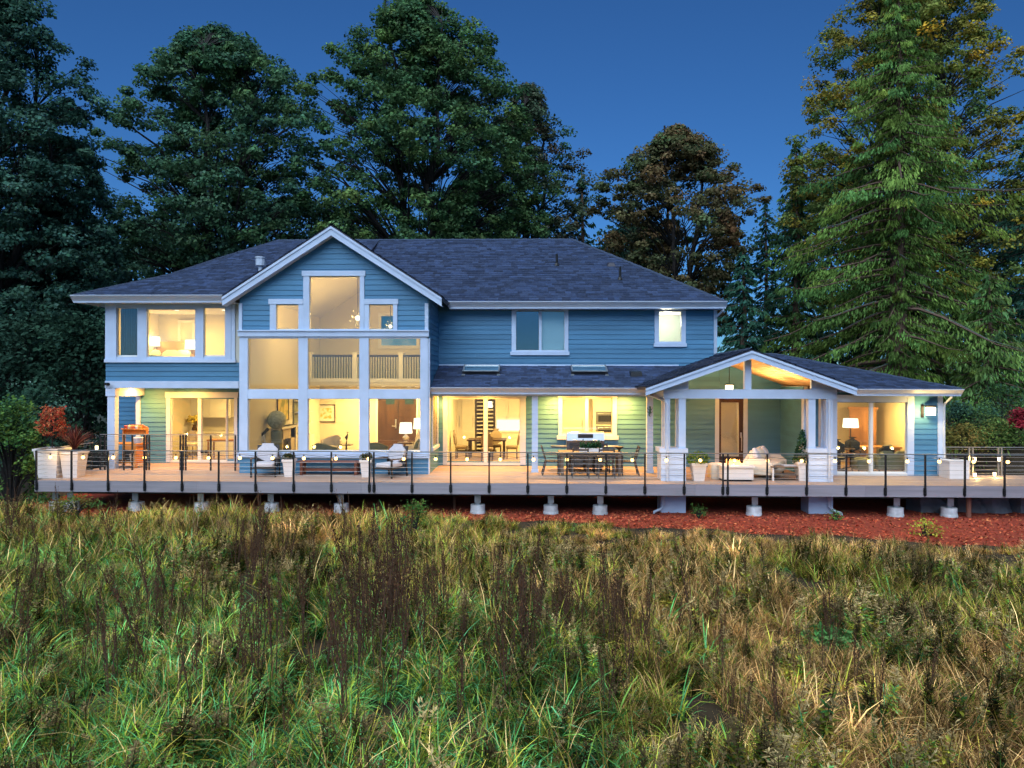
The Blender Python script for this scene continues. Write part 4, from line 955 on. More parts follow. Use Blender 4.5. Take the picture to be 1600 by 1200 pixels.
table_lamp(at(1329, 700, 25.6).xy.to_3d(), gz(668, 25.6, 1329), .32, .27, 'white shaded floor lamp left in the office', name='floor_lamp', floor=True, power=12)
def office_chair(loc, rz, label):
    t = thing('office_chair', label, 'chair', loc, rz, 'office chairs')
    MB().cushion(-.25, .25, -.25, .25, .43, .52).build('seat', M_BLACK, t, True); mb = MB().cushion(-.24, .24, .2, .26, .58, 1.1); mb.rot('X', R(-8), (0, .2, .6)); mb.build('backrest', M_IRON, t, True)
    MB().tube([(0, 0, .08), (0, 0, .43)], .03, 8).build('column', M_BLACK, t)
    for k in range(5): a = R(72*k); MB().tube([(0, 0, .1), (.3*math.cos(a), .3*math.sin(a), .05)], .02, 5).build('leg', M_BLACK, t)
    for s_ in (-1, 1): MB().tube([(s_*.24, .1, .48), (s_*.3, .1, .68), (s_*.3, -.15, .68)], .02, 5).build('armrest', M_BLACK, t)
office_chair(at(1329, 700, 24.4).xy.to_3d(), R(-35), 'black mesh office chair in front of the floor lamp'); office_chair(at(1309, 700, 23.9).xy.to_3d(), R(150), 'black office chair at the left edge of the office door')
t = thing('meeting_table', 'round dark table between the office chairs', 'table', at(1318, 700, 24.1).xy.to_3d() + Vector((.05, .45, 0))); MB().lathe([(.28, 0), (.05, .04), (.05, .70), (.5, .71), (.5, .74)], n=18).build('pedestal', M_DARKWOOD, t, True)
sofa('office_sofa', at(1392, 700, 24.0).xy.to_3d(), R(180), 'dark sage loveseat seen from behind in the office', 1.3, M_OLIVEFAB, ((.2, M_IRON, 5),), back=.66)
t = thing('ottoman', 'grey green ottoman beside the office loveseat', 'ottoman', at(1348, 700, 23.9).xy.to_3d()); MB().cushion(-.3, .3, -.28, .28, .08, .46).build('seat', M_OLIVEFAB, t, True)
for x in (-.24, .24):
    for y in (-.22, .22): MB().tube([(x, y, .1), (x, y, 0)], .02, 5).build('leg', M_DARKWOOD, t)
for x in (10.4, 12.2): downlight(x, 24.8, 2.53, 24)
OUTW = (1.0, .45, .08)
# outdoor ceiling lights under the porches
for px in (240, 300): downlight(gx(px, YLR), YLR-.9, zbm0+.06, 36, col=OUTW)
for px in (700, 760, 870, 920, 975): downlight(gx(px, YC), YC-.62, gz(617, YP, 840), 44 if px > 800 else 26, col=OUTW)
p = at(1139.5, 604, 23.6); t = thing('porch_pendant', 'small lit glass pendant under the porch gable', 'lamp', p); MB().tube([(0, 0, .06), (0, 0, pa.z-.35-p.z)], .012, 5).build('cord', M_BLACK, t); MB().box(-.12, .12, -.12, .12, .05, .09).build('cap', M_BLACK, t); MB().box(-.10, .10, -.10, .10, -.1, .05).build('lantern_glass', M_BULBW, t); lamp('pendant_light', (0, 0, -.25), 17, t, .08, OUTW)
for xx in (-1.3, 1.3):
    for yy_ in (22.2, 23.8):
        o = lamp('cove_light', (pa.x+xx, yy_, 2.62), 11, house, col=(1, .66, .28), kind='AREA', size=.5); o.rotation_euler = (R(180), 0, 0)
# ------------------------------------------------------------------ ground
def gz_ground(x, y):
    """height of the land under the deck and meadow"""
    z = -1.02 - .05*max(0, min(1, (20.5-y)/3)) - .028*np.maximum(0, 20-y)
    z = z + .10*np.sin(x*.55+1.3)*np.cos(y*.5) * np.clip((19-y)/4, 0, 1)
    z = z + np.clip((x-14.2)/3, 0, 1)*np.clip((y-23.3)/5, 0, 1)*2.6           # planted bank at the right
    return z
def grid_ground(name, x0, x1, y0, y1, nx, ny, m, dz=0.0, fn=None):
    X, Y = np.meshgrid(np.linspace(x0, x1, nx), np.linspace(y0, y1, ny)); Z = np.zeros_like(X)
    f = fn or gz_ground
    for i in range(ny):
        for j in range(nx): Z[i, j] = float(f(X[i, j], Y[i, j])) + dz
    V = np.stack([X.ravel(), Y.ravel(), Z.ravel()], 1); I = np.arange(nx*ny).reshape(ny, nx)
    Q = np.stack([I[:-1, :-1].ravel(), I[:-1, 1:].ravel(), I[1:, 1:].ravel(), I[1:, :-1].ravel()], 1)
    o = np_mesh(name, V, Q, m, smooth=True); o['kind'] = 'structure'; return o
M_EARTH = mat('dark_meadow_soil', (.038, .026, .012), .95, .4, 2.5, .6, 18)
M_FARLAND = mat('forest_floor', (.025, .03, .015), .95, .4, .5, .5, 6)
M_MULCH = mat('red_bark_mulch', (.30, .044, .018), .95, .45, 9, 1.0, 40)
grid_ground('meadow_ground', -40, 40, 3, 40, 90, 60, M_EARTH)
MB().add([(-3000, -3000, -3.2), (3000, -3000, -3.2), (3000, 3000, -3.2), (-3000, 3000, -3.2)], [(0, 1, 2, 3)]).build('ground', M_FARLAND)['kind'] = 'structure'
# mulch bed: a strip in front of and under the deck, widening to the right
def mulch_edge(x): return 20.5 - .2*max(0, x+.8) + .16*math.sin(x*1.7) + .1*math.sin(x*4.1)
V, Q = [], []; nx = 120
for i in range(nx):
    x = -16 + 36*i/(nx-1); ye = mulch_edge(x)
    for j in range(9):
        y = ye + (24.5-ye)*j/8; V.append((x, y, float(gz_ground(x, y)) + (.0 if j == 0 else .06)))
for i in range(nx-1):
    for j in range(8): k = i*9+j; Q.append((k, k+9, k+10, k+1))
mu_ = np_mesh('mulch_bed', np.array(V), np.array(Q), M_MULCH, smooth=True); mu_['kind'] = 'structure'
rg = np.random.default_rng(11); n = 14000                                     # loose bark chips
x = rg.uniform(-16, 19, n); e = np.array([mulch_edge(q) for q in x]); y = e - .25 + (22.0-e)*rg.random(n)**1.3
z = np.array([float(gz_ground(a, b)) for a, b in zip(x, y)]) + .065
c = np.stack([x, y, z], 1); a = rg.random(n)*6.28; L = rg.uniform(.02, .06, n); W = L*.4
d1 = np.stack([np.cos(a), np.sin(a), rg.normal(0, .35, n)], 1)*L[:, None]; d2 = np.stack([-np.sin(a), np.cos(a), rg.normal(0, .4, n)], 1)*W[:, None]
V = np.stack([c-d1, c+d2+[0, 0, .015], c+d1, c-d2], 1).reshape(-1, 3); Q = np.arange(4*n).reshape(n, 4)
tn = np.repeat(rg.uniform(.3, 1.7, n)[:, None]*(1 + rg.random((n, 1))**4*np.array([[.2, 1.6, 1.2]])), 4, 0)
M_CHIP = mat('bark_chip', (.40, .066, .026), .9, .3, 8, tint=True)
o = np_mesh('bark_chips', V, Q, M_CHIP, tn); tag(o, 'loose red brown bark chips on the mulch bed', 'mulch', kind='stuff')

# ------------------------------------------------------------------ deck
deck = thing('deck', 'long raised composite deck with grey fascia along the house front', 'deck')
DX0, DX1 = gx(57, YD), 17.5
b = .14; i = 0; y = YD
while y < YLR + .0:
    y1 = y + b - .006
    segs = [(DX0, DX1)]
    if y1 > YB: segs = [(DX0, GX0-.002), (GX1+.03, DX1)]
    if y1 > YR - .03: segs = [(DX0, GX0-.002), (GX1+.03, RX0-.03)] + ([(RX1+.06, DX1)] if y1 < 23.4 else [])
    if y1 > YC-.03: segs = [(DX0, GX0-.002)]
    for s0, s1 in segs:
        x = s0; cut = s0 + (2.4 + 1.7*(i % 3))
        while x < s1 - .01:
            xe = min(cut, s1)
            MB().box(x+.001, xe-.002, y, y1, -.025, 0 + .0015*((i*7) % 3 - 1)).build('deck_board', M_DECK, deck)
            x = xe; cut = xe + 4.9
    y += b; i += 1
# fascia in lengths, rim and joists below
x = DX0; k = 0
while x < DX1:
    x1 = min(x + 4.88, DX1); MB().box(x+.002, x1-.002, YD-.028, YD-.002, -.335, -.004).build('fascia_board', M_FASCIA, deck); x = x1
MB().box(DX0-.028, DX0-.002, YD-.028, YL-.2, -.335, -.004).build('fascia_board', M_FASCIA, deck)
MB().box(DX0+.05, DX1, YD+1.45, YD+1.6, -.62, -.33).build('beam', M_BEAM, deck)
x = DX0 + .1
while x < DX1: MB().box(x, x+.045, YD, YB-.1, -.31, -.03).build('joist', M_BEAM, deck); x += .8
for px, bt in ((90, 786), (113, 785), (214, 784), (316, 785), (425, 787), (534, 787), (747, 800), (861, 803), (938, 801), (1178.5, 806), (1399.5, 806), (1483, 809)):
    q = Vector((gx(px, YD+.42), YD+.42, 0)); zg = float(gz_ground(q.x, q.y)); r_ = .22; zt_ = -.70
    pr_ = MB().lathe([(r_*1.12, zg-.1), (r_*1.05, zg+.12), (r_, zg+.13), (r_*.98, zt_)], (q.x, q.y, 0), 18).build('pier', M_CONC, deck, True)
    mb = MB(); mb.box(q.x-.07, q.x+.07, q.y-.07, q.y+.07, zt_+.001, zt_+.03); mb.box(q.x-.045, q.x+.045, q.y-.045, q.y+.045, zt_+.03, -.5); mb.box(q.x-.09, q.x+.09, q.y-.09, q.y-.078, -.64, -.42); mb.build('post_bracket', M_STEEL, pr_)
q = Vector((gx(1514, YD+.3), YD+.3, 0)); MB().tube([(q.x, q.y, -.35), (q.x, q.y, -1.1)], .07, 10).build('drain_pipe', mat('rust_pipe', (.2, .08, .05), .7), deck, True)
# boulders and a retaining stone under the right end
rg = np.random.default_rng(4)
for k, (px, w, h) in enumerate(((1452, 1.0, .4), (1507, .7, .55), (1552, .8, .6), (1592, .6, .45))):
    q = Vector((gx(px, 22.2), 22.2, 0)); zg = float(gz_ground(q.x, q.y)); mb = MB().ball((0, 0, 0), 1, 12, 8)
    vv = np.array(mb.v); nn = 1 + .22*np.sin(vv[:, 0]*3+k*2)*np.cos(vv[:, 2]*4+k) + .1*np.sin(vv[:, 1]*7+k); vv = np.sign(vv)*np.abs(vv)**.75 * nn[:, None]
    mb.v = [tuple(p) for p in vv*np.array([w*.6, .5, h])]
    o = mb.build('boulder', M_STONE, None, True); o.location = (q.x, q.y, zg+.15); o.rotation_euler = (0, 0, k*1.1)
    tag(o, ['wide flat grey boulder under the deck below the wall lantern', 'grey boulder right of the rusty drain pipe', 'tall grey boulder under the right deck corner', 'grey boulder at the right picture edge below the deck'][k], 'boulder')

# ------------------------------------------------------------------ railings
def railing(label, pts, posts, h=.90, cables=7, loc=None, drop=True, bottom=.06, dark=True):
    """pts: path on the deck; posts: list of points; steel top rail, cables, dark posts"""
    t = thing('railing', label, 'railing', (0, 0, 0))
    for p in posts:
        mb = MB(); p = Vector(p); mb.box(p.x-.022, p.x+.022, p.y-.022, p.y+.022, (-.30 if drop else 0), h-.015); o = mb.build('post', M_BLACK if dark else M_RAIL, t)
        if drop: mb = MB(); mb.box(p.x-.045, p.x+.045, p.y+.006, p.y+.012, -.27, -.07); mb.tube([(p.x, p.y-.022, -.12), (p.x, p.y-.045, -.12)], .018, 6); mb.tube([(p.x, p.y-.022, -.23), (p.x, p.y-.045, -.23)], .018, 6); mb.build('bracket', M_BLACK, o)
    for a, b in zip(pts[:-1], pts[1:]):
        a, b = Vector(a), Vector(b)
        MB().bar(a+Vector((0, 0, h)), b+Vector((0, 0, h)), .05, .028).build('top_rail', M_RAIL, t)
        for k in range(cables):
            z = bottom + (h-.07-bottom)*k/(cables-1) if cables > 1 else h*.5
            MB().tube([a+Vector((0, 0, z)), b+Vector((0, 0, z))], .0045, 4).build('cable', M_CABLE, t)
    rebase(t, pts[0]); return t
yf = YD - .055
px_posts = [57, 112, 169, 226, 284.5, 342, 399.5, 459, 518, 577.5, 584.5, 644, 704.5, 764.6, 825, 886, 947, 1008, 1069.5, 1130, 1137.5, 1199, 1261, 1322.5, 1384, 1446, 1508, 1570, 1632]
fpts = [Vector((gx(p, yf), yf, 0)) for p in px_posts]
railing('long black post and cable railing along the deck front', [fpts[0], fpts[-1]], fpts)
lx = DX0 + .05
railing('short cable railing along the left deck end', [(lx, yf+.06, 0), (lx, YL-.15, 0)], [(lx, YD+.9, 0), (lx, YD+1.8, 0), (lx, YL-.2, 0)], drop=False)
yi = 23.3
ip = [gx(p, yi) for p in (157, 164, 194, 207, 225.5, 229.5, 233.5, 282, 286.5, 290.5, 329.5, 368)]
railing('taller inner cable railing in front of the left sliding door', [(ip[0], yi, 0), (ip[-1], yi, 0)], [(x, yi, 0) for x in ip], h=1.19, cables=8, drop=False)
yr_ = 23.25
rp_ = [gx(p, yr_) for p in (1477, 1514.5, 1520, 1560, 1565, 1606)]
railing('grey metal railing at the back of the right deck corner', [(rp_[0], yr_, 0), (rp_[-1], yr_, 0)], [(x, yr_, 0) for x in rp_], drop=False, dark=False)

# hanging string of warm bulbs under the top rail
sl_ = thing('string_lights', 'string of warm bulbs hanging along the front railing', 'string lights', (0, 0, 0))
bp = [79, 130, 177, 226, 275, 326, 375, 426, 475, 525, 576, 631, 681, 730, 782, 834, 886, 938, 988, 1041.5, 1094.5, 1148, 1199.5, 1253, 1305, 1358, 1418, 1468, 1521.6, 1575]
ys = yf + .06
pts = [Vector((gx(57, ys), ys, .86))]
for p in bp: pts += [Vector((gx(p, ys), ys, .80))]
wp = []
for a, b in zip(pts[:-1], pts[1:]): wp += [a, (a+b)/2 - Vector((0, 0, .05))]
MB().tube(wp+[pts[-1]], .006, 4).build('wire', M_BLACK, sl_)
for p in bp:
    x = gx(p, ys); o = MB().tube([(x, ys, .80), (x, ys, .735)], .018, 6).build('socket', M_BLACK, sl_)
    MB().ball((x, ys, .69), .050, 8, 6).build('bulb', M_BULB, o, True); lamp('bulb_light', (x, ys+.07, .66), 1.9, o, .04, (1, .55, .16))
rebase(sl_, pts[0])
# two lights at the left side rail and at the back corner
for px, py, Y, lab in ((151, 698, 22.6, 'warm solar lantern on the left side railing'), (1523, 716, 23.15, 'warm lantern hanging on the back right railing, left one'), (1561, 716, 23.15, 'warm lantern hanging on the back right railing, right one'), (1523, 737, 22.6, 'warm lantern standing on the right deck floor, left one'), (1554, 729, 22.8, 'warm lantern standing on the right deck floor, right one')):
    p = at(px, py, Y); st = 'standing' in lab
    if st: p.z = .12
    t = thing('lantern', lab, 'lantern', p + Vector((0, 0, -.12)))
    MB().lathe([(.05, 0), (.06, .02), (.05, .03)], n=8).build('base', M_BLACK, t); MB().lathe([(.04, .03), (.045, .15)], n=8).build('lantern_glass', M_BULBW, t); MB().lathe([(.06, .15), (.02, .20)], n=8).build('cap', M_BLACK, t)
    mb = MB(); mb.tube([(-.05, 0, .15), (0, 0, .27), (.05, 0, .15)], .005, 4); mb.build('handle', M_BLACK, t)
    lamp('lantern_light', (0, -.1, .1), 3.5, t, .05)
# ------------------------------------------------------------------ furniture on the deck
def sq_planter(t, w0, w1, h, m=None):
    mb = MB(); mb.hexa([(-w0/2, -w0/2, 0), (w0/2, -w0/2, 0), (w0/2, w0/2, 0), (-w0/2, w0/2, 0)], [(-w1/2, -w1/2, h), (w1/2, -w1/2, h), (w1/2, w1/2, h), (-w1/2, w1/2, h)])
    o = mb.build('planter', m or M_WHITEPOT, t)
    mb = MB(); q = w1/2+.02; i_ = w1/2-.04
    mb.box(-q, q, -q, -i_, h-.05, h+.02); mb.box(-q, q, i_, q, h-.05, h+.02); mb.box(-q, -i_, -i_, i_, h-.05, h+.02); mb.box(i_, q, -i_, i_, h-.05, h+.02); mb.build('rim', m or M_WHITEPOT, o)
    MB().box(-i_, i_, -i_, i_, h-.03, h-.0).build('soil', M_SOIL, t)
def leaf_quads(c, nrm, tan, L, W, fold=.15):
    """diamond leaves: centres, normals, tangents, lengths, widths"""
    b = np.cross(nrm, tan); b /= np.linalg.norm(b, axis=1, keepdims=True) + 1e-9
    L = L[:, None]; W = W[:, None]
    return np.stack([c - tan*L*.5, c + b*W*.5 + nrm*W*fold, c + tan*L*.5, c - b*W*.5 + nrm*W*fold], 1).reshape(-1, 3)
def unit(v): return v / (np.linalg.norm(v, axis=1, keepdims=True) + 1e-9)
def shrub_mesh(name, parent, n, cfun, size, cols, seed, aspect=.55, upb=.5, mat_=None):
    rg = np.random.default_rng(seed); c = cfun(rg, n); nr = unit(rg.normal(0, .7, (n, 3)) + [0, -.2, upb]); tn = unit(np.cross(nr, rg.normal(0, 1, (n, 3))))
    L = size*rg.uniform(.6, 1.3, n); V = leaf_quads(c, nr, tn, L, L*aspect); Q = np.arange(4*n).reshape(n, 4)
    cols = np.array(cols); cc = cols[rg.integers(0, len(cols), n)]*rg.uniform(.6, 1.35, (n, 1)); return np_mesh(name, V, Q, mat_ or M_LEAF, np.repeat(cc, 4, 0), parent)
# red maple in the corner planter
q = Vector((gx(82, 21.5), 21.5, 0)); t = thing('potted_maple', 'small red leaved maple in a big white planter at the left deck corner', 'potted tree', q, R(4)); sq_planter(t, .52, .72, .88)
mb = MB(); rg = np.random.default_rng(2); tips = []
for k in range(26):
    a = k*2.39; zz = 1.2 + .85*(k/26); rr_ = .36*(1 - .75*abs((k/26) - .25)); p1 = Vector((rr_*math.cos(a), rr_*math.sin(a)*.8, zz + .1)); tips.append(p1); mb.tube([(0, 0, .88), (0, 0, .88 + (zz-.88)*.6), p1], [.02, .012, .004], 5)
mb.build('trunk', M_BARK, t)
tp = np.array([tuple(p) for p in tips])
shrub_mesh('crown', t, 1500, lambda rg, n: tp[rg.integers(0, len(tp), n)] + rg.normal(0, .075, (n, 3))*[1, 1, .5], .07, [(.62, .11, .06), (.48, .07, .045), (.66, .22, .09), (.30, .05, .03), (.40, .16, .07)], 5)
def flax(t, n, h0, h, sp, cols, seed, w=.035):
    rg = np.random.default_rng(seed); V, Q, C = [], [], []; cols = np.array(cols)
    for k in range(n):
        a = rg.random()*6.28; L = h*rg.uniform(.65, 1.05); s_ = sp*rg.uniform(.1, 1); col = cols[rg.integers(0, len(cols))]*rg.uniform(.6, 1.3); b = len(V)
        for i in range(5):
            u = i/4; x = s_*u**1.6; z = h0 + L*(u - .35*(s_/sp)*u**3); wd = w*(1-u**2)*.5+.002
            p = np.array([math.cos(a)*x, math.sin(a)*x, z]); sd = np.array([-math.sin(a), math.cos(a), 0])*wd; V += [p-sd, p+sd]; C += [col, col]
            if i: Q.append((b+2*i-2, b+2*i-1, b+2*i+1, b+2*i))
    np_mesh('leaves', np.array(V), np.array(Q), M_LEAF, np.array(C), t)
q = Vector((gx(116, 21.6), 21.6, 0)); t = thing('potted_flax', 'spiky dark red flax in a white planter beside the red maple', 'potted plant', q, R(2)); sq_planter(t, .42, .56, .78); flax(t, 170, .76, .90, .78, [(.16, .05, .05), (.26, .10, .08), (.10, .04, .04), (.34, .22, .16)], 3, .045)
def small_pot(px, Y, label, kind, w=.40, h=.55):
    q = Vector((gx(px, Y), Y, 0)); t = thing('planter_pot', label, 'potted plant', q); sq_planter(t, w*.72, w, h)
    if kind == 'round': shrub_mesh('foliage', t, 900, lambda rg, n: unit(rg.normal(0, 1, (n, 3)))*[.34, .34, .22]*rg.uniform(.5, 1, (n, 1))**.5 + [0, 0, h+.14], .075, [(.10, .20, .03), (.16, .26, .03), (.24, .26, .03), (.06, .14, .03)], 7)
    if kind == 'spire': shrub_mesh('foliage', t, 1000, lambda rg, n: (lambda u, a: np.stack([.24*(1-u)**.8*np.cos(a), .24*(1-u)**.8*np.sin(a), h + .95*u], 1))(rg.random(n)**1.4, rg.random(n)*6.28)*1.0 + rg.normal(0, .02, (n, 3)), .08, [(.03, .09, .05), (.02, .06, .04), (.05, .11, .05)], 8)
    if kind == 'spire': shrub_mesh('underplanting', t, 300, lambda rg, n: unit(rg.normal(0, 1, (n, 3)))*[.26, .26, .10] + [0, 0, h+.06], .07, [(.20, .22, .03), (.12, .2, .03)], 9)
    if kind == 'tuft': shrub_mesh('foliage', t, 220, lambda rg, n: unit(rg.normal(0, 1, (n, 3)))*[.22, .22, .12]*rg.uniform(.4, 1, (n, 1)) + [0, 0, h+.10], .09, [(.03, .05, .02), (.05, .08, .03), (.12, .10, .03)], 10)
    if kind == 'tuft': flax(t, 30, h-.02, .28, .3, [(.04, .07, .03), (.08, .06, .04)], 12, .02)
    return t
small_pot(452.5, 22.0, 'slim white planter with dark sprigs left of the low bench', 'tuft', .33, .52)
small_pot(573, 22.0, 'slim white planter with dark sprigs right of the low bench', 'tuft', .33, .52)
small_pot(1091, 21.6, 'white planter with a round yellow green shrub beside the porch pillar', 'round', .42, .52)
small_pot(1254, 21.75, 'white planter with a dark spire shrub beside the right pillar', 'spire', .40, .56)
# potting bench
q = Vector((gx(203, 24.2), 24.2, 0)); t = thing('potting_bench', 'orange cedar potting bench with raised back shelf', 'bench', q, R(-12))
mb = MB(); mb.box(-.52, .52, -.28, .28, .80, .84); mb.build('top', M_ORANGEWOOD, t)
for x in (-.46, .46):
    for y in (-.24, .24): MB().box(x-.035, x+.035, y-.035, y+.035, 0, 1.32 if y > 0 else .80).build('leg', M_ORANGEWOOD, t)
MB().box(-.5, .5, -.25, .25, .16, .19).build('lower_shelf', M_ORANGEWOOD, t); MB().box(-.5, .5, .12, .28, 1.28, 1.31).build('upper_shelf', M_ORANGEWOOD, t)
MB().prism([(-.5, .285, 1.1), (.5, .285, 1.1), (.5, .285, 1.36), (.25, .285, 1.45), (-.25, .285, 1.45), (-.5, .285, 1.36)], (0, .02, 0)).build('back_board', M_ORANGEWOOD, t)
MB().box(.05, .5, -.282, -.262, .62, .79).build('drawer', M_ORANGEWOOD, t); MB().box(-.46, .46, .255, .275, .2, .8).build('back_panel', M_BLACK, t); MB().box(.425, .46, -.2, .2, .2, .8).build('side_panel', M_ORANGEWOOD, t)
for k, (x, c_) in enumerate(((-.35, (.5, .1, .08)), (-.2, (.7, .6, .45)), (-.05, (.65, .2, .1)), (.1, (.75, .7, .65)), (.26, (.6, .35, .1)))):
    o = MB().lathe([(.05, 0), (.06, .1), (.05, .11)], n=10).build('small_pot', mat('pot_glaze_%d' % k, c_, .4), None, True)
    w_ = Matrix.Rotation(R(-12), 4, 'Z') @ Vector((x, .2, 0)); o.location = (q.x+w_.x, q.y+w_.y, 1.31); tag(o, ['dark red', 'pale sand', 'orange red', 'white', 'amber'][k] + ' small pot on the potting bench shelf', 'pot')
o = MB().lathe([(.11, 0), (.15, .26), (.13, .27)], n=12).build('bucket', M_CREAMFAB, None, True); o.location = (q.x+.16, q.y-.02, .19); tag(o, 'beige bucket on the lower shelf of the potting bench', 'bucket')
o = MB().lathe([(.13, 0), (.17, .18), (.15, .2)], n=12).build('bowl', M_CUSH, None, True); o.location = (q.x+.36, q.y-.12, .84); tag(o, 'pale bowl on the potting bench worktop', 'bowl')
# lounge chairs
def lounge(px, Y, rz, label):
    t = thing('lounge_chair', label, 'chair', (gx(px, Y), Y, 0), rz, 'outdoor lounge chairs under the bay window')
    MB().cushion(-.31, .31, -.36, .32, .30, .44).build('seat_cushion', M_CUSH, t, True)
    mb = MB().cushion(-.31, .31, .24, .36, .42, .98); mb.rot('X', R(-14), (0, .3, .42)); mb.build('back_cushion', M_CUSH, t, True)
    MB().box(-.33, .33, -.37, .34, .26, .30).build('seat_frame', M_WICKER, t)
    mb = MB(); mb.box(-.33, .33, .33, .37, .30, .95); mb.rot('X', R(-14), (0, .34, .3)); mb.build('back_frame', M_WICKER, t)
    for s_ in (-1, 1):
        MB().bar((s_*.36, -.36, .58), (s_*.36, .40, .56), .06, .035).build('armrest', M_GREYWOOD, t)
        MB().bar((s_*.36, -.34, 0), (s_*.36, -.34, .57), .045).build('leg', M_BLACK, t); MB().bar((s_*.36, .42, 0), (s_*.36, .34, .56), .045).build('leg', M_BLACK, t)
lounge(415, 22.05, R(10), 'pale grey lounge chair left of the low bench'); lounge(609, 22.05, R(-28), 'pale grey lounge chair right of the low bench')
q = Vector((gx(516, 22.45), 22.45, 0)); t = thing('low_bench', 'long low red brown bench under the bay window', 'bench', q); L = gx(565, 22.45) - gx(466, 22.45)
for k in range(3): MB().box(-L/2, L/2, -.21+k*.145, -.21+k*.145+.135, .40, .44).build('slat', M_REDWOOD, t)
for x in (-L/2+.15, L/2-.15):
    for y in (-.17, .17): MB().box(x-.04, x+.04, y-.04, y+.04, 0, .40).build('leg', M_REDWOOD, t)
MB().box(-L/2+.1, L/2-.1, -.03, .03, .12, .2).build('stretcher', M_REDWOOD, t)
# grill
q = Vector((gx(914, 24.1), 24.1, 0)); t = thing('grill', 'stainless steel gas grill with closed hood below the kitchen window', 'grill', q); w = gx(943, 24.1) - gx(885, 24.1); h0 = gz(710, 24.1, 914); hh = gz(692, 24.1, 914); ht = gz(674, 24.1, 914)
mb = MB(); mb.prism([(-w/2, -.30, hh-.08), (-w/2, -.33, hh+.1), (-w/2, -.24, ht-.04), (-w/2, -.05, ht), (-w/2, .25, ht-.05), (-w/2, .3, hh-.08)], (w, 0, 0)); hd = mb.build('hood', M_STAIN, t)
MB().tube([(-w*.34, -.41, hh+.12), (w*.34, -.41, hh+.12)], .022, 8).build('handle', M_STEEL, hd); MB().box(-w*.2, w*.2, -.325, -.30, hh+.2, hh+.32).build('badge_plate', M_IRON, hd)
MB().box(-w/2, w/2, -.32, .3, h0-.0, hh-.085).build('control_panel', M_STAIN, t)
for k in range(5): x = -w*.4 + w*.8*k/4; MB().tube([(x, -.32, (h0+hh)/2-.05), (x, -.365, (h0+hh)/2-.05)], .035, 10).build('knob', M_STEEL, t, True)
MB().box(-w/2+.02, w/2-.02, -.28, .28, .1, h0-.002).build('cabinet', M_STAIN, t)
for s_ in (-1, 1):
    MB().box(min(s_*.01, s_*(w/2-.04)), max(s_*.01, s_*(w/2-.04)), -.30, -.281, .14, h0-.05).build('door', M_STAIN, t)
    MB().box(min(s_*w/2, s_*(w/2+.52)), max(s_*w/2, s_*(w/2+.52)), -.27, .25, hh-.14, hh-.10).build('side_shelf', M_STAIN, t)
for x in (-w/2+.1, w/2-.1):
    for y in (-.2, .2): MB().ball((x, y, .05), .05, 8, 5).build('wheel', M_BLACK, t)
# outdoor rug, dining table, chairs
q = Vector((gx(923, 22.75), 22.75, 0))
rug = MB().box(-2.05, 2.05, -1.1, 1.1, .004, .014).build('rug', mat('taupe_outdoor_rug', (.26, .21, .17), .95, .15, 20, .3, 120), None); rug.location = q; tag(rug, 'flat taupe rug under the outdoor dining table', 'rug')
t = thing('outdoor_table', 'weathered wood outdoor dining table on the taupe rug', 'table', (q.x-.02, q.y, .014)); w = 2.0
for k in range(6): MB().box(-w/2, w/2, -.45+k*.151, -.45+k*.151+.146, .70, .74).build('slat', M_GREYWOOD, t)
for x in (-w/2+.1, w/2-.1):
    for y in (-.38, .38): MB().box(x-.045, x+.045, y-.045, y+.045, 0, .695).build('leg', M_GREYWOOD, t)
MB().box(-w/2+.06, w/2-.06, -.41, -.38, .6, .695).build('apron', M_GREYWOOD, t)
def patio_chair(x, y, rz, label):
    t = thing('patio_chair', label, 'chair', (x, y, .014), rz, 'chairs around the outdoor table')
    for s_ in (-1, 1):
        MB().bar((s_*.25, -.23, 0), (s_*.23, -.22, .64), .04).build('leg', M_WICKER, t); MB().bar((s_*.25, .30, 0), (s_*.22, .18, .45), .04).build('leg', M_WICKER, t); MB().bar((s_*.22, .18, .45), (s_*.23, .32, .92), .04).build('back_post', M_WICKER, t); MB().bar((s_*.25, -.25, .65), (s_*.25, .27, .66), .05, .03).build('armrest', M_WICKER, t)
    for k in range(5): y0 = -.22+k*.088; MB().box(-.23, .23, y0, y0+.075, .42, .445).build('seat_slat', M_WICKER, t)
    for k in range(4): z = .54 + k*.1; yy = .19 + .14*(z-.45)/.47; MB().box(-.21, .21, yy, yy+.02, z, z+.055).build('back_slat', M_WICKER, t)
    return t
patio_chair(q.x-1.25, q.y-.05, R(92), 'dark slatted chair at the left end of the outdoor table'); patio_chair(q.x+1.22, q.y, R(-92), 'dark slatted chair at the right end of the outdoor table')
patio_chair(q.x-.38, q.y-.62, R(180), 'left of the two dark slatted chairs in front of the outdoor table'); patio_chair(q.x+.42, q.y-.62, R(180), 'right of the two dark slatted chairs in front of the outdoor table')
patio_chair(q.x-.38, q.y+.66, 0, 'left dark slatted chair between outdoor table and grill'); patio_chair(q.x+.40, q.y+.66, 0, 'right dark slatted chair between outdoor table and grill')
t = thing('herb_trough', 'white trough of dark green herbs on the outdoor table', 'planter', (q.x+.0, q.y-.1, .754)); MB().box(-.36, .36, -.09, .09, 0, .12).build('trough', M_WHITEPOT, t)
shrub_mesh('herbs', t, 420, lambda rg, n: np.stack([rg.uniform(-.34, .34, n), rg.normal(0, .06, n), .12 + np.abs(rg.normal(0, .10, n))], 1), .08, [(.02, .08, .04), (.03, .1, .05), (.02, .05, .03)], 14)
o = MB().lathe([(.05, 0), (.03, .04), (.13, .12), (.14, .15)], n=14).build('bowl', M_IRON, None, True); o.location = (q.x+.92, q.y+.05, .756); tag(o, 'dark metal bowl at the right end of the outdoor table', 'bowl')
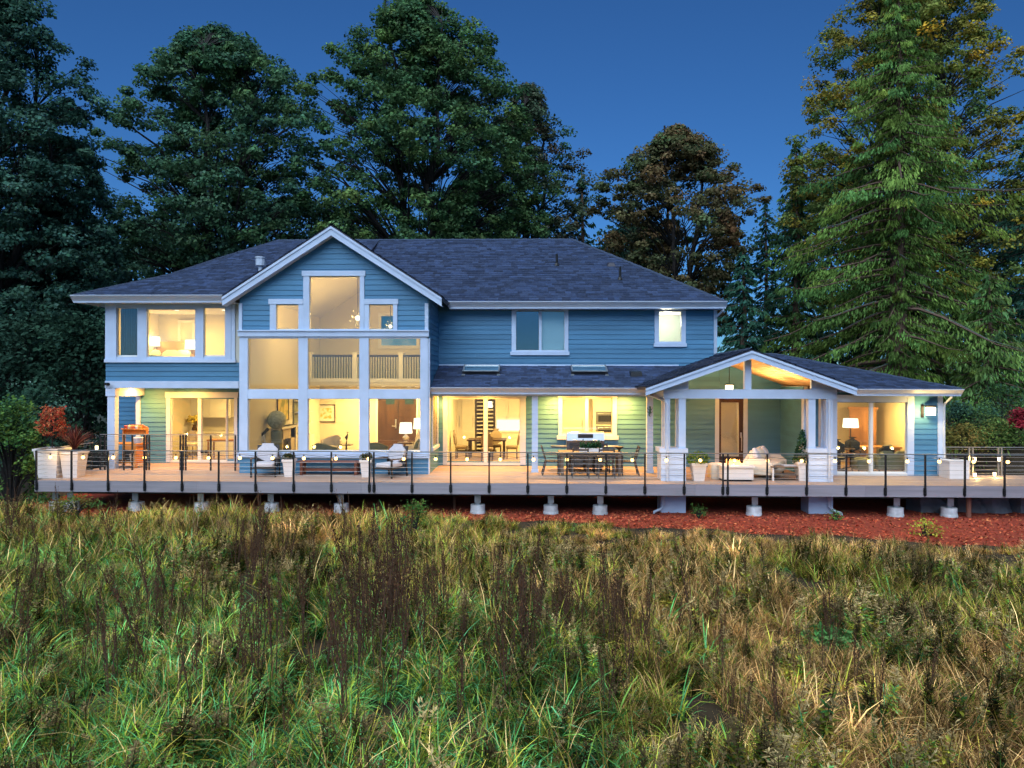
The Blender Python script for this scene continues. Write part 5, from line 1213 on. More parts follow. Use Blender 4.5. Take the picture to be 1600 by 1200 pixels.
# wall ornament on the porch post
p = at(1015.5, 643, YP-.03); t = thing('gecko_ornament', 'green gecko shaped ornament on the porch post', 'ornament', p); mg = mat('green_patina', (.02, .12, .10), .5)
MB().tube([(0, 0, .17), (.01, 0, .08), (0, 0, -.02), (-.03, 0, -.12), (.03, 0, -.18)], [.03, .022, .035, .018, .004], 7).build('body', mg, t, True)
for s_ in (-1, 1):
    for z in (.05, -.06): MB().tube([(0, 0, z), (s_*.07, 0, z+.03), (s_*.09, 0, z+.08)], .009, 5).build('leg', mg, t)
# porch seating
q = Vector((gx(1158, 22.5), 22.5, 0)); t = thing('fire_table', 'low white square fire table with gas flames', 'fire table', (gx(1148, 21.75), 21.75, 0)); MB().box(-.46, .46, -.36, .36, .06, .42).build('body', M_WHITEPOT, t); MB().box(-.42, .42, -.32, .32, 0, .06).build('plinth', M_BLACK, t)
mb = MB(); mb.box(-.5, .5, -.40, -.16, .42, .47); mb.box(-.5, .5, .16, .40, .42, .47); mb.box(-.5, -.24, -.16, .16, .42, .47); mb.box(.24, .5, -.16, .16, .42, .47); mb.build('top', M_WHITEPOT, t); MB().box(-.24, .24, -.16, .16, .40, .44).build('burner_tray', M_IRON, t)
rg = np.random.default_rng(6); 
for k in range(9):
    x, y, h = rg.uniform(-.2, .2), rg.uniform(-.1, .1), rg.uniform(.10, .24); MB().tube([(x, y, .44), (x+.01, y, .44+h*.4), (x-.015, y, .44+h*.75), (x+.01, y, .44+h)], [.02, .035, .02, .003], 6).build('flame', M_FLAME, t, True)
lamp('fire_light', (0, 0, .62), 9, t, .1, (1, .5, .15))
sofa('porch_sofa', (gx(1196, 22.75), 22.75, 0), R(58), 'cream cushioned outdoor sofa with pillows under the porch gable', 1.9, M_CREAMFAB, ((-.55, M_CUSH, 12), (-.1, M_CREAMFAB, -10), (.45, M_CUSH, 8)), back=.78)
t = thing('stone_cube', 'pale cube stool left of the fire table', 'stool', (gx(1120, 22.1), 22.1, 0)); MB().cushion(-.24, .24, -.24, .24, 0, .46, .03).build('seat', M_CREAMFAB, t, True)
q = Vector((gx(1228, 21.85), 21.85, 0)); t = thing('coffee_table', 'low dark slatted table in front of the porch sofa', 'table', q); 
for k in range(6): MB().box(-.5, .5, -.26+k*.088, -.26+k*.088+.08, .40, .43).build('slat', M_GREYWOOD, t)
for x in (-.46, .46):
    for y in (-.22, .22): MB().box(x-.025, x+.025, y-.025, y+.025, 0, .40).build('leg', M_WHITEPOT, t)
MB().box(-.46, .46, -.22, .22, .16, .18).build('lower_shelf', M_GREYWOOD, t)
o = MB().box(-.2, .2, -.14, .14, 0, .03).build('magazine', mat('magazine_cover', (.6, .6, .65), .5, .3, 9), None); o.location = (q.x+.1, q.y, .43); tag(o, 'pale magazine on the low slatted table', 'magazine')
# deck box
q = Vector((gx(1491, 22.6), 22.6, 0)); t = thing('deck_box', 'pale storage box on the deck at the right house corner', 'box', q); MB().box(-.30, .30, -.28, .28, 0, .50).build('body', M_WHITEPOT, t); MB().box(-.32, .32, -.30, .30, .502, .56).build('lid', M_WHITEPOT, t)
# ------------------------------------------------------------------ trees
def wob(p0, p1, n, amp, rg):
    pts = []
    for i in range(n+1):
        u = i/n; q = p0.lerp(p1, u); k = amp*math.sin(math.pi*u)
        pts.append(q + Vector((rg.normal(0, k), rg.normal(0, k), rg.normal(0, k*.4))))
    pts[0] = p0; pts[-1] = p1
    return pts
def broadleaf(name, label, px, Y, top, half, pal, seed, bot=520, ncl=210, nleaf=150, lsize=.27, group='broadleaf trees behind the house', lobes=1.0, cl=1.0, gap=.15, prof=(.62, .55), trunkr=.35):
    rg = np.random.default_rng(seed); base = at(px, 600, Y); zg = -1.1
    ztop = gz(top, Y, px); zbot = gz(bot, Y, px); Rm = half*Y/F; H = ztop - zbot
    t = thing(name, label, 'tree', (base.x, Y, zg), 0, group)
    ztop -= zg; zbot -= zg; ncl = int(ncl*2.5); nleaf = int(nleaf*.78); cl *= .68; gap *= .8; lsize *= .70
    # cluster centres inside an uneven envelope
    C = []; ph = rg.uniform(0, 6.28, 6)
    while len(C) < ncl:
        u = rg.random(); a = rg.random()*6.28
        pr = (math.sin(math.pi*min(1, u*(1-prof[0]*.2)+.06)))**prof[1] if u < prof[0] else math.cos((u-prof[0])/(1-prof[0])*math.pi/2)**.72
        env = Rm*pr*(1 + lobes*(.16*math.sin(2*a+ph[0]+3*u) + .13*math.sin(3*a+ph[1]-7*u) + .10*math.sin(9*u+ph[2])))
        r = env*(rg.random()**.5)
        if math.sin(1.9*a+ph[3]+8*u)*math.sin(11*u+ph[4]) < -1+gap*2.2 and r > env*.3: continue
        C.append((r*math.cos(a), r*math.sin(a)*.8, zbot + u*H*.965))
    C = np.array(C)
    # trunk, leaders and limbs
    mb = MB(); lead = []
    nl_ = 3
    fork = Vector((0, 0, max(2.5, zbot*.7)))
    mb.tube(wob(Vector((0, 0, -.2)), fork, 4, .12, rg), [trunkr*1.25, trunkr, trunkr*.9, trunkr*.85, trunkr*.8], 9)
    for k in range(nl_):
        a = 2.1*k + ph[5]; tip = Vector((Rm*.28*math.cos(a), Rm*.28*math.sin(a), zbot + H*(.95-.1*k))); lead.append(wob(fork, tip, 8, .3, rg)); mb.tube(lead[-1], [trunkr*.6*(1-.1*i)+.015 for i in range(9)], 7)
    for c in C:
        cv = Vector(c); best = None
        for L in lead:
            for q in L:
                d_ = Vector((cv.x-q.x, cv.y-q.y, 0)).length; want = cv.z - d_*.75
                s_ = abs(q.z-want) + d_*.6
                if best is None or s_ < best[0]: best = (s_, q)
        q = best[1]; m_ = q.lerp(cv, .5) + Vector((0, 0, .12*(cv-q).length)); r0 = .010 + .007*(cv-q).length; mb.tube([q, m_, cv], [r0, r0*.6, .006], 4, caps=False)
    mb.build('trunk', M_BARK, t, True)
    # leaves
    pal = np.array(pal); n = ncl*nleaf; ci = np.repeat(np.arange(ncl), nleaf)
    cr = (rg.uniform(.65, 1.35, ncl)*cl)[ci]
    d = unit(rg.normal(0, 1, (n, 3))); rad = rg.random(n)**.45
    off = d*(rad*cr)[:, None]*[1, 1, .50]; off[:, 2] -= .18*(off[:, 0]**2+off[:, 1]**2)/cr
    P_ = C[ci] + off
    nr = unit(unit(d*[1, 1, .6])*.7 + rg.normal(0, .5, (n, 3)) + [0, -.1, .75]); tn = unit(np.cross(nr, rg.normal(0, 1, (n, 3))))
    tn[:, 2] -= .25; tn = unit(tn)
    L = lsize*rg.uniform(.55, 1.25, n); V = leaf_quads(P_, nr, tn, L, L*.85)
    w = rg.random((ncl, len(pal)))**3; w /= w.sum(1, keepdims=True); cc = (w@pal)*rg.uniform(.65, 1.35, (ncl, 1)); cc = cc[ci]*rg.uniform(.6, 1.4, (n, 1)) * (1 + rg.normal(0, .06, (n, 3)))
    np_mesh('crown', V, np.arange(4*n).reshape(n, 4), M_LEAF, np.repeat(np.clip(cc*2.05, .003, 1), 4, 0), t)
    return t
def conifer(name, label, px, Y, top, half, pal, seed, bot=690, nbr=260, spray=90, droop=.5, group='conifers behind the house', sp=.34, trunkr=.3, hang=.8, zb0=1.5, bare=False, taper=.75):
    rg = np.random.default_rng(seed); base = at(px, 600, Y); zg = -1.1; ztop = gz(top, Y, px) - zg; Rm = half*Y/F
    t = thing(name, label, 'tree', (base.x, Y, zg), 0, group); pal = np.array(pal)
    mb = MB(); mb.tube([(0, 0, -.2), (0, 0, ztop*.35), (.1, 0, ztop*.7), (0, 0, ztop)], [trunkr*1.3, trunkr*.85, trunkr*.45, .03], 10)
    PP, NN, TT, LL, CC = [], [], [], [], []
    tw = MB()
    for k in range(nbr):
        u = (k + rg.random())/nbr; z = zb0 + (ztop-zb0)*(u**1.05); a = k*2.39996 + rg.normal(0, .25)
        L = Rm*((1-u)**taper)*rg.uniform(.38, 1.22) + .18
        if bare and z < 12 and math.sin(a) < -.25 and rg.random() < .88: L *= .28
        if u < .12: L *= .75 + 2*u
        dr = droop*rg.uniform(.6, 1.3); ca, sa = math.cos(a), math.sin(a)
        def bp_(s_): return np.array([ca*L*s_, sa*L*s_, z + L*(.22*s_ - dr*s_**1.5*1.0 + .22*dr*s_**5)])
        pts = [Vector(bp_(i/5)) for i in range(6)]; r0 = .018 + .012*L; mb.tube(pts, [r0*(1-.17*i) for i in range(6)], 4, caps=False)
        m = max(12, int(spray*(L/Rm)**1.0)); s_ = rg.random(m)**.65
        cen = np.array([bp_(q) for q in s_]); side = np.array([-sa, ca, 0]); wdt = .26*L*(1-s_*.55)
        lat = rg.uniform(-1, 1, m)*wdt; hg = rg.random(m)
        pos = cen + side*lat[:, None] + np.array([ca, sa, 0])*(np.abs(lat)*.55)[:, None]; pos[:, 2] -= hg*hang*.42*(.4+.6*L/Rm) + np.abs(lat)*.28
        fw = np.array([ca, sa, 0]); td = unit(fw*rg.uniform(.1, .9, (m, 1)) + side*np.sign(lat)[:, None]*rg.uniform(.0, .7, (m, 1)) + np.stack([np.zeros(m), np.zeros(m), -hang*rg.uniform(.4, 1.4, m)], 1))
        PP.append(pos); TT.append(td); nn = unit(np.cross(td, rg.normal(0, 1, (m, 3))) + [0, 0, .3]); nn = unit(nn - td*(nn*td).sum(1, keepdims=True)); NN.append(nn); LL.append(sp*rg.uniform(.6, 1.5, m))
        w = rg.random(len(pal))**2; w /= w.sum(); CC.append((w@pal)[None]*rg.uniform(.45, 1.5)*rg.uniform(.6, 1.4, (m, 1)))
        if bare and rg.random() < .16 and .04 < u < .7:
            tw.tube([Vector(bp_(q))+Vector((0, 0, .05)) for q in (.25, .5, .75, 1.0)] , [.03, .022, .016, .008], 4, caps=False)
    mb.build('trunk', M_BARKC, t, True)
    if bare and tw.v: tw.build('bare_limbs', mat('lichen_twig', (.12, .14, .12), .9, .2), t)
    P_ = np.concatenate(PP); nr = np.concatenate(NN); tn = np.concatenate(TT); L = np.concatenate(LL); cc = np.concatenate(CC); n = len(P_)
    V = leaf_quads(P_, nr, tn, L, L*.28, .1)
    np_mesh('crown', V, np.arange(4*n).reshape(n, 4), M_NEEDLE, np.repeat(np.clip(cc*2.05, .003, 1), 4, 0), t); return t

GREEN = [(.032, .072, .032), (.046, .092, .036), (.022, .052, .026), (.055, .10, .036), (.075, .11, .03), (.036, .085, .048)]
COOL = [(.026, .064, .048), (.018, .046, .036), (.045, .095, .070), (.03, .064, .04)]
RUST = [(.075, .05, .026), (.11, .055, .026), (.035, .055, .03), (.11, .055, .026), (.03, .055, .03), (.06, .065, .028)]
GOLD = [(.07, .11, .025), (.20, .15, .02), (.05, .09, .03), (.28, .17, .02), (.04, .075, .03), (.09, .12, .03)]
DARK = [(.012, .03, .022), (.018, .042, .028), (.025, .05, .03)]
PURP = [(.05, .05, .035), (.035, .055, .035), (.06, .045, .03), (.03, .07, .035)]
# background first: the dark wood that closes the gaps
k = 0
for px, top, half, lab in ((140, 345, 110, 'dark tree showing between the two left maples'), (-30, 330, 170, 'dark tree mass at the far left behind the big maples'), (235, 330, 130, 'dark tree filling the gap left of the roof ridge'), (470, 300, 150, 'dark tree between the two tallest maples'), (745, 270, 150, 'dark tree behind the right flank of the tallest maple'), (985, 345, 120, 'dark tree behind the right roof hip'), (1330, 260, 160, 'dark tree behind the left side of the big cedar'), (1530, 300, 150, 'dark tree behind the right side of the big cedar')):
    broadleaf('background_tree', lab, px, 52, top, half, DARK + [(.03, .06, .04)], 40+k, bot=640, ncl=110, nleaf=110, lsize=.42, group='dark trees of the wood behind', cl=1.8, gap=.0, lobes=.7); k += 1
broadleaf('maple_tree', 'huge dark maple cut by the left picture edge', 5, 31, -70, 162, COOL, 1, bot=585, ncl=300, nleaf=150, lsize=.24, cl=.85, prof=(.45, .5), gap=.22)
broadleaf('maple_tree', 'lower dark maple between the left edge and the roof corner', 100, 33, 205, 104, COOL, 2, bot=600, ncl=150, nleaf=150, lsize=.24, cl=.85, gap=.2)
broadleaf('maple_tree', 'broad green maple rising left of the gable', 335, 38, 32, 180, GREEN + COOL, 3, bot=470, ncl=300, nleaf=150, gap=.2, cl=.95, prof=(.5, .5))
broadleaf('maple_tree', 'tallest green maple right above the gable', 655, 40, -18, 195, GREEN, 14, bot=470, ncl=400, nleaf=150, gap=.16, cl=.95, prof=(.42, .5))
broadleaf('maple_tree', 'thin purplish maple on the right flank of the tallest maple', 825, 45, 125, 100, PURP, 5, bot=450, ncl=130, nleaf=120, gap=.22, cl=.9, prof=(.3, .5))
broadleaf('maple_tree', 'rust coloured autumn maple above the right roof hip', 1058, 44, 190, 136, RUST + RUST[3:4] + GREEN[:2], 6, bot=520, ncl=230, nleaf=140, gap=.2, cl=.9, prof=(.5, .5))
broadleaf('maple_tree', 'gold tinted maple towering behind the big cedar', 1425, 41, -110, 215, GOLD, 7, bot=520, ncl=400, nleaf=140, gap=.2, cl=.95, prof=(.5, .45), lsize=.25)
CED = [(.055, .10, .022), (.08, .13, .026), (.035, .07, .022), (.045, .115, .035), (.12, .14, .022)]
conifer('cedar_tree', 'big western cedar with drooping boughs right of the house', 1402, 33, -45, 262, CED, 3, nbr=360, spray=560, taper=1.0, droop=.66, bare=True, sp=.20, trunkr=.42, hang=1.3, zb0=3.0, group='conifers at the right')
FIR = [(.015, .05, .04), (.025, .065, .045), (.02, .055, .03)]
conifer('fir_tree', 'slim young fir against the sky between rust maple and cedar', 1195, 46, 314, 48, FIR, 4, nbr=150, spray=60, droop=.35, hang=.5, sp=.32, trunkr=.2)
conifer('fir_tree', 'pointed green fir at the left side of the cedar', 1243, 42, 220, 75, FIR+CED[:2], 5, nbr=200, spray=90, droop=.45, hang=.8, sp=.34)
conifer('fir_tree', 'dark fir just right of the upper house corner', 1160, 40, 395, 70, FIR+[(.03, .08, .045)], 6, nbr=170, spray=100, droop=.4, hang=.6, sp=.32)
conifer('fir_tree', 'small fir tip between tallest maple and rust maple', 908, 46, 262, 45, FIR, 7, nbr=130, spray=60, droop=.4, hang=.7, sp=.32)
conifer('fir_tree', 'dark fir cut by the right picture edge', 1625, 38, 130, 120, FIR, 8, nbr=220, spray=110, droop=.4, hang=.7, sp=.36, group='conifers at the right')
conifer('fir_tree', 'low dark fir behind the right wing roof end', 1545, 31, 430, 95, CED+FIR[:1], 9, nbr=170, spray=110, droop=.5, hang=1.0, sp=.24, group='conifers at the right')
# undergrowth left of the house and on the right bank
def bush(name, label, px, Y, top, bot, half, pal, seed, n=2600, lsize=.13, asp=.7, group=None, cat='shrub', zg=None, deep=.8):
    rg = np.random.default_rng(seed); b_ = at(px, 600, Y); z0 = gz(bot, Y, px) if zg is None else zg; H = gz(top, Y, px) - z0; Rm = half*Y/F
    t = thing(name, label, cat, (b_.x, Y, z0), 0, group); ncl = max(10, n//70)
    th = rg.random(ncl)*6.28; e = rg.random(ncl)**.8; C = np.stack([Rm*.85*np.cos(th)*np.sqrt(1-e**2)*rg.uniform(.3, 1, ncl)**.4, Rm*deep*np.sin(th)*np.sqrt(1-e**2)*rg.uniform(.3, 1, ncl)**.4, H*(.1+.82*e)], 1)
    mb = MB()
    for c in C: mb.tube([(0, 0, -.1), (c[0]*.4, c[1]*.4, c[2]*.6), tuple(c)], [.03, .018, .006], 4, caps=False)
    mb.build('stem', M_BARK, t)
    ci = rg.integers(0, ncl, n); cr = .22*min(Rm, H)+.1; P_ = C[ci] + rg.normal(0, 1, (n, 3))*[cr*.6, cr*.6, cr*.4]
    P_[:, 2] = np.maximum(P_[:, 2], .02); nr = unit(rg.normal(0, .55, (n, 3)) + [0, -.25, .8]); tn = unit(np.cross(nr, rg.normal(0, 1, (n, 3)))); L = lsize*rg.uniform(.6, 1.3, n)
    pal = np.array(pal); w = rg.random((ncl, len(pal)))**3; w /= w.sum(1, keepdims=True); cc = (w@pal)*rg.uniform(.6, 1.4, (ncl, 1))*1.6; cc = cc[ci]*rg.uniform(.6, 1.4, (n, 1))
    np_mesh('foliage', leaf_quads(P_, nr, tn, L, L*asp), np.arange(4*n).reshape(n, 4), M_LEAF, np.repeat(cc, 4, 0), t); return t
LIME = [(.08, .15, .03), (.05, .12, .03), (.11, .16, .03), (.03, .09, .03)]
bush('vine_maple', 'yellow green leafy shrub at the left end of the deck', 18, 22.3, 615, 812, 62, LIME + [(.03, .08, .05)], 21, 5200, .12)
bush('vine_maple', 'darker leafy shrub behind the left deck corner', 60, 25.5, 600, 760, 70, COOL + [(.03, .08, .04)], 22, 3600, .13)
bush('undergrowth', 'black green undergrowth between maple and house wall', 120, 28.5, 480, 740, 78, DARK + [(.02, .05, .03)], 23, 5200, .2)
bush('undergrowth', 'dark undergrowth at the left edge below the maple', 20, 28, 470, 760, 90, DARK + [(.03, .07, .05)], 24, 5200, .2)
YEL = [(.10, .12, .03), (.14, .12, .03), (.06, .10, .03), (.18, .10, .03)]
for k, (px, Y, top, bot, half, pal, lab) in enumerate((
    (1505, 25.2, 668, 705, 36, YEL, 'low yellow green shrub on the bank just right of the house'), (1548, 25.6, 655, 700, 40, YEL + LIME, 'yellow green shrub in the middle of the right bank'), (1530, 26.8, 632, 690, 45, LIME+COOL, 'green fern like shrub higher on the right bank'),
    (1586, 26.5, 665, 705, 30, LIME, 'green shrub below the crimson one'), (1596, 25.8, 642, 668, 18, [(.20, .015, .025), (.14, .01, .02), (.24, .03, .04), (.10, .02, .02)], 'crimson red shrub at the right picture edge'), (1568, 28.5, 600, 680, 50, COOL+LIME[:2], 'dark green shrub above the right bank'), (1500, 27.5, 630, 690, 30, DARK+COOL, 'dark shrub beside the right house corner'))):
    bush('bank_shrub', lab, px, Y, top, bot, half, pal, 60+k, 1700, .11, .45, 'shrubs on the right bank')
# ------------------------------------------------------------------ meadow
def vnoise(x, y, sc, seed):
    rg = np.random.default_rng(seed); G = rg.random((64, 64)); u, v = np.asarray(x)*sc + 100, np.asarray(y)*sc + 100
    i, j = np.floor(u).astype(int), np.floor(v).astype(int); fx, fy = u-i, v-j; fx = fx*fx*(3-2*fx); fy = fy*fy*(3-2*fy)
    g = lambda a, b: G[a % 64, b % 64]
    return (g(i, j)*(1-fx)+g(i+1, j)*fx)*(1-fy) + (g(i, j+1)*(1-fx)+g(i+1, j+1)*fx)*fy
def blades(rg, n, h, w, spread, lean, curl, pal, seg=3, r0=.06):
    pal = np.array(pal); V, Q, C = [], [], []
    for k in range(n):
        a = rg.random()*6.28; rr_ = r0*math.sqrt(rg.random()); b2 = rg.random()*6.28; p = np.array([rr_*math.cos(b2), rr_*math.sin(b2), -.03])
        L = h*rg.uniform(.5, 1.1); ln = lean*rg.uniform(.3, 1.2); cu = curl*rg.uniform(.3, 1.3); col = pal[rg.integers(0, len(pal))]*rg.uniform(.6, 1.4); ww = w*rg.uniform(.6, 1.3); b = len(V)
        for i in range(seg+1):
            u = i/seg; th = ln + cu*u; sd = np.array([-math.sin(a), math.cos(a), 0])*(ww*(1-.85*u**1.5)*.5)
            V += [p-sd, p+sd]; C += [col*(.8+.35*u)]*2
            if i: Q.append((b+2*i-2, b+2*i-1, b+2*i+1, b+2*i))
            p = p + np.array([math.cos(a)*math.sin(th), math.sin(a)*math.sin(th), math.cos(th)])*L/seg
    return V, Q, C
def proto(name, parts):
    V, Q, C = [], [], []
    for v, q, c in parts: b = len(V); V += list(v); Q += [tuple(i+b for i in f) for f in q]; C += list(c)
    o = np_mesh(name, np.array(V), np.array(Q), M_GRASS, np.array(C)); COL.objects.unlink(o); return o
def leafy_stem(rg, h, n, pal, lw=.05, seedc=None):
    V, Q, C = [], [], []; pal = np.array(pal); ln = rg.normal(0, .10, 2)
    ax = lambda u: np.array([ln[0]*h*u*u, ln[1]*h*u*u, h*u])
    for i in range(3):
        p, q = ax(i/3), ax((i+1)/3); b = len(V); V += [p+[-.004, 0, 0], p+[.004, 0, 0], q+[.003, 0, 0], q+[-.003, 0, 0]]; Q.append((b, b+1, b+2, b+3)); C += [np.array([.05, .035, .015])]*4
    for k in range(n):
        u = rg.uniform(.1, 1); a = rg.random()*6.28; p = ax(u); L = lw*rg.uniform(.6, 1.5)*(1.3-.6*u); d = np.array([math.cos(a), math.sin(a), rg.uniform(-.2, .8)]); d /= np.linalg.norm(d); sd = np.cross(d, [0, 0, 1]); sd = sd/np.linalg.norm(sd)*L*.16; b = len(V)
        V += [p, p+d*L*.5+sd, p+d*L, p+d*L*.5-sd]; Q.append((b, b+1, b+2, b+3)); c = pal[rg.integers(0, len(pal))]*rg.uniform(.6, 1.4)
        if seedc is not None and u > .7: c = np.array(seedc)*rg.uniform(.6, 1.4)
        C += [c]*4
    return V, Q, C
rg = np.random.default_rng(77)
EMER = [(.075, .25, .065), (.12, .33, .10), (.05, .17, .045), (.17, .31, .06), (.08, .25, .10)]
YGRN = [(.22, .30, .035), (.32, .32, .04), (.14, .23, .035), (.38, .30, .05)]
TAN = [(.52, .31, .11), (.40, .22, .08), (.62, .41, .17), (.28, .15, .06)]
OLIV = [(.22, .19, .035), (.28, .20, .04), (.13, .14, .03)]
protos = {'green': [], 'yellow': [], 'tan': [], 'forb': []}
def moved(part, dx, dy, sc, a, br):
    v, q, c = part; v = np.array(v)*sc; ca, sa = math.cos(a), math.sin(a)
    return np.stack([v[:, 0]*ca - v[:, 1]*sa + dx, v[:, 0]*sa + v[:, 1]*ca + dy, v[:, 2]], 1), q, np.array(c)*br
def tuft(kind):
    if kind == 0: return [blades(rg, 24, .60, .020, .2, .75, 2.1, EMER*3 + YGRN, 4, .06), blades(rg, 5, .7, .010, .2, .5, 1.3, YGRN + TAN, 3, .1)]
    if kind == 1: return [blades(rg, 20, .50, .018, .2, .7, 1.4, YGRN*2 + OLIV, 3, .06), blades(rg, 8, .6, .009, .2, .5, 1.3, TAN, 3, .1)]
    if kind == 2: return [blades(rg, 26, .52, .012, .2, .95, 1.3, TAN, 3, .08), blades(rg, 8, .45, .016, .2, .5, 1.6, OLIV + TAN, 3, .1)]
    return [leafy_stem(rg, rg.uniform(.28, .62), 60, (EMER + YGRN) if rg.random() < .6 else (YGRN + OLIV), .065, (.24, .18, .08)) for _ in range(4)] + [blades(rg, 8, .4, .014, .2, .4, 1.3, EMER + OLIV, 3, .1)]
MIX = {'green': (.76, .08, .08, .08), 'yellow': (.12, .66, .15, .07), 'tan': (.04, .10, .80, .06), 'forb': (.14, .16, .14, .56)}
PR = .62                                                        # radius of one patch of sward
for kn, mix in MIX.items():
    for k in range(6):
        parts = []
        for c in range(40):
            a = rg.random()*6.28; rr_ = PR*math.sqrt(rg.random())*rg.uniform(.75, 1.15); kd = rg.choice(4, p=mix); sc = rg.uniform(.5, 1.45); br = .30 + 2.75*rg.random()**1.8
            for pt in tuft(kd): parts.append(moved(pt, rr_*math.cos(a), rr_*math.sin(a), sc, rg.random()*6.28, br))
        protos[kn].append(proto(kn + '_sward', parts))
def gn_scatter(name, label, protos_, pos, rotz, scl, tilt, cat):
    me = bpy.data.meshes.new(name); me.vertices.add(len(pos)); me.vertices.foreach_set('co', np.asarray(pos, np.float32).ravel()); me.update()
    r3 = np.stack([tilt[:, 0], tilt[:, 1], rotz], 1).astype(np.float32); a = me.attributes.new('turn', 'FLOAT_VECTOR', 'POINT'); a.data.foreach_set('vector', r3.ravel())
    a = me.attributes.new('size', 'FLOAT', 'POINT'); a.data.foreach_set('value', np.asarray(scl, np.float32))
    a = me.attributes.new('pick', 'INT', 'POINT'); a.data.foreach_set('value', np.random.default_rng(1).integers(0, len(protos_), len(pos)).astype(np.int32))
    o = bpy.data.objects.new(name, me); COL.objects.link(o); me.materials.append(M_GRASS)
    ng = bpy.data.node_groups.new(name, 'GeometryNodeTree'); ng.interface.new_socket('Geometry', in_out='INPUT', socket_type='NodeSocketGeometry'); ng.interface.new_socket('Geometry', in_out='OUTPUT', socket_type='NodeSocketGeometry')
    N, Lk = ng.nodes, ng.links; gi = N.new('NodeGroupInput'); go = N.new('NodeGroupOutput'); mtp = N.new('GeometryNodeMeshToPoints'); Lk.new(gi.outputs[0], mtp.inputs[0])
    g2i = N.new('GeometryNodeGeometryToInstance')
    for p in protos_[::-1]:
        oi = N.new('GeometryNodeObjectInfo'); oi.inputs['Object'].default_value = p; Lk.new(oi.outputs['Geometry'], g2i.inputs[0])
    iop = N.new('GeometryNodeInstanceOnPoints'); Lk.new(mtp.outputs[0], iop.inputs['Points']); Lk.new(g2i.outputs[0], iop.inputs['Instance']); iop.inputs['Pick Instance'].default_value = True
    def attr(nm, dt):
        q = N.new('GeometryNodeInputNamedAttribute'); q.data_type = dt; q.inputs['Name'].default_value = nm; return q.outputs['Attribute']
    Lk.new(attr('pick', 'INT'), iop.inputs['Instance Index']); e2r = N.new('FunctionNodeEulerToRotation'); Lk.new(attr('turn', 'FLOAT_VECTOR'), e2r.inputs[0]); Lk.new(e2r.outputs[0], iop.inputs['Rotation']); Lk.new(attr('size', 'FLOAT'), iop.inputs['Scale'])
    Lk.new(iop.outputs[0], go.inputs[0])
    m = o.modifiers.new('scatter', 'NODES'); m.node_group = ng
    tag(o, label, cat, kind='stuff'); return o
rg = np.random.default_rng(21); step = .62; pts_ = []
for yv in np.arange(6.3, 21.2, step):
    hw = yv*.80 + 1.8
    for xv in np.arange(-hw, hw, step): pts_.append((xv + rg.normal(0, .18), yv + rg.normal(0, .18)))
pts_ = np.array(pts_); xx, yy = pts_[:, 0], pts_[:, 1]; n = len(xx)
me_ = np.array([mulch_edge(q) for q in xx])
keep = yy < me_ - .26 - .22*(xx > -1.5) + .15*rg.normal(0, .5, n)
keep &= rg.random(n) < np.clip(.80 + 1.1*(vnoise(xx, yy, .55, 8)-.42), .58, 1.0)
xx, yy = xx[keep], yy[keep]; n = len(xx)
zz = np.array([float(gz_ground(a, b)) for a, b in zip(xx, yy)])
f1 = vnoise(xx, yy, .34, 3); f2 = vnoise(xx, yy, 1.1, 4); side = np.clip((xx/np.maximum(yy, 1)+.15)/.75, -.6, 1); far = np.clip((yy-13)/6, 0, 1)
sg = .58 + 1.6*(f1-.5) + .5*(f2-.5) - .40*side - .45*far                         # greenness
sy = .30 + 1.3*(vnoise(xx, yy, .45, 5)-.5) + .45*far - .12*np.abs(side)
st = .22 + 1.3*(vnoise(xx, yy, .33, 6)-.5) + .45*side + .22*far
sf = .10 + 1.25*(vnoise(xx, yy, .5, 7)-.5) + .16*np.clip(side, 0, 1)
S = np.stack([sg, sy, st, sf], 1) + rg.normal(0, .10, (n, 4)); kind = S.argmax(1)
for i, (kn, lab, cat) in enumerate((('green', 'lush cool green grass tussocks in the meadow', 'grass'), ('yellow', 'yellow green grass tussocks in the meadow', 'grass'), ('tan', 'dry straw coloured grass in the meadow', 'grass'), ('forb', 'olive leafy weeds growing through the meadow grass', 'weeds'))):
    m = kind == i; k = int(m.sum()); hN = .52 + .72*vnoise(xx[m], yy[m], .7, 12+i); hN *= 1 - .45*np.clip((yy[m]-15)/3.5, 0, 1)*np.clip((xx[m]+4)/4, 0, 1)
    gn_scatter('meadow_' + {'green': 'grass', 'yellow': 'short_grass', 'tan': 'straw', 'forb': 'weeds'}[kn], lab, protos[kn], np.stack([xx[m], yy[m], zz[m]], 1), rg.random(k)*6.28, hN*rg.uniform(.85, 1.15, k), rg.normal(0, .07, (k, 2)), cat)
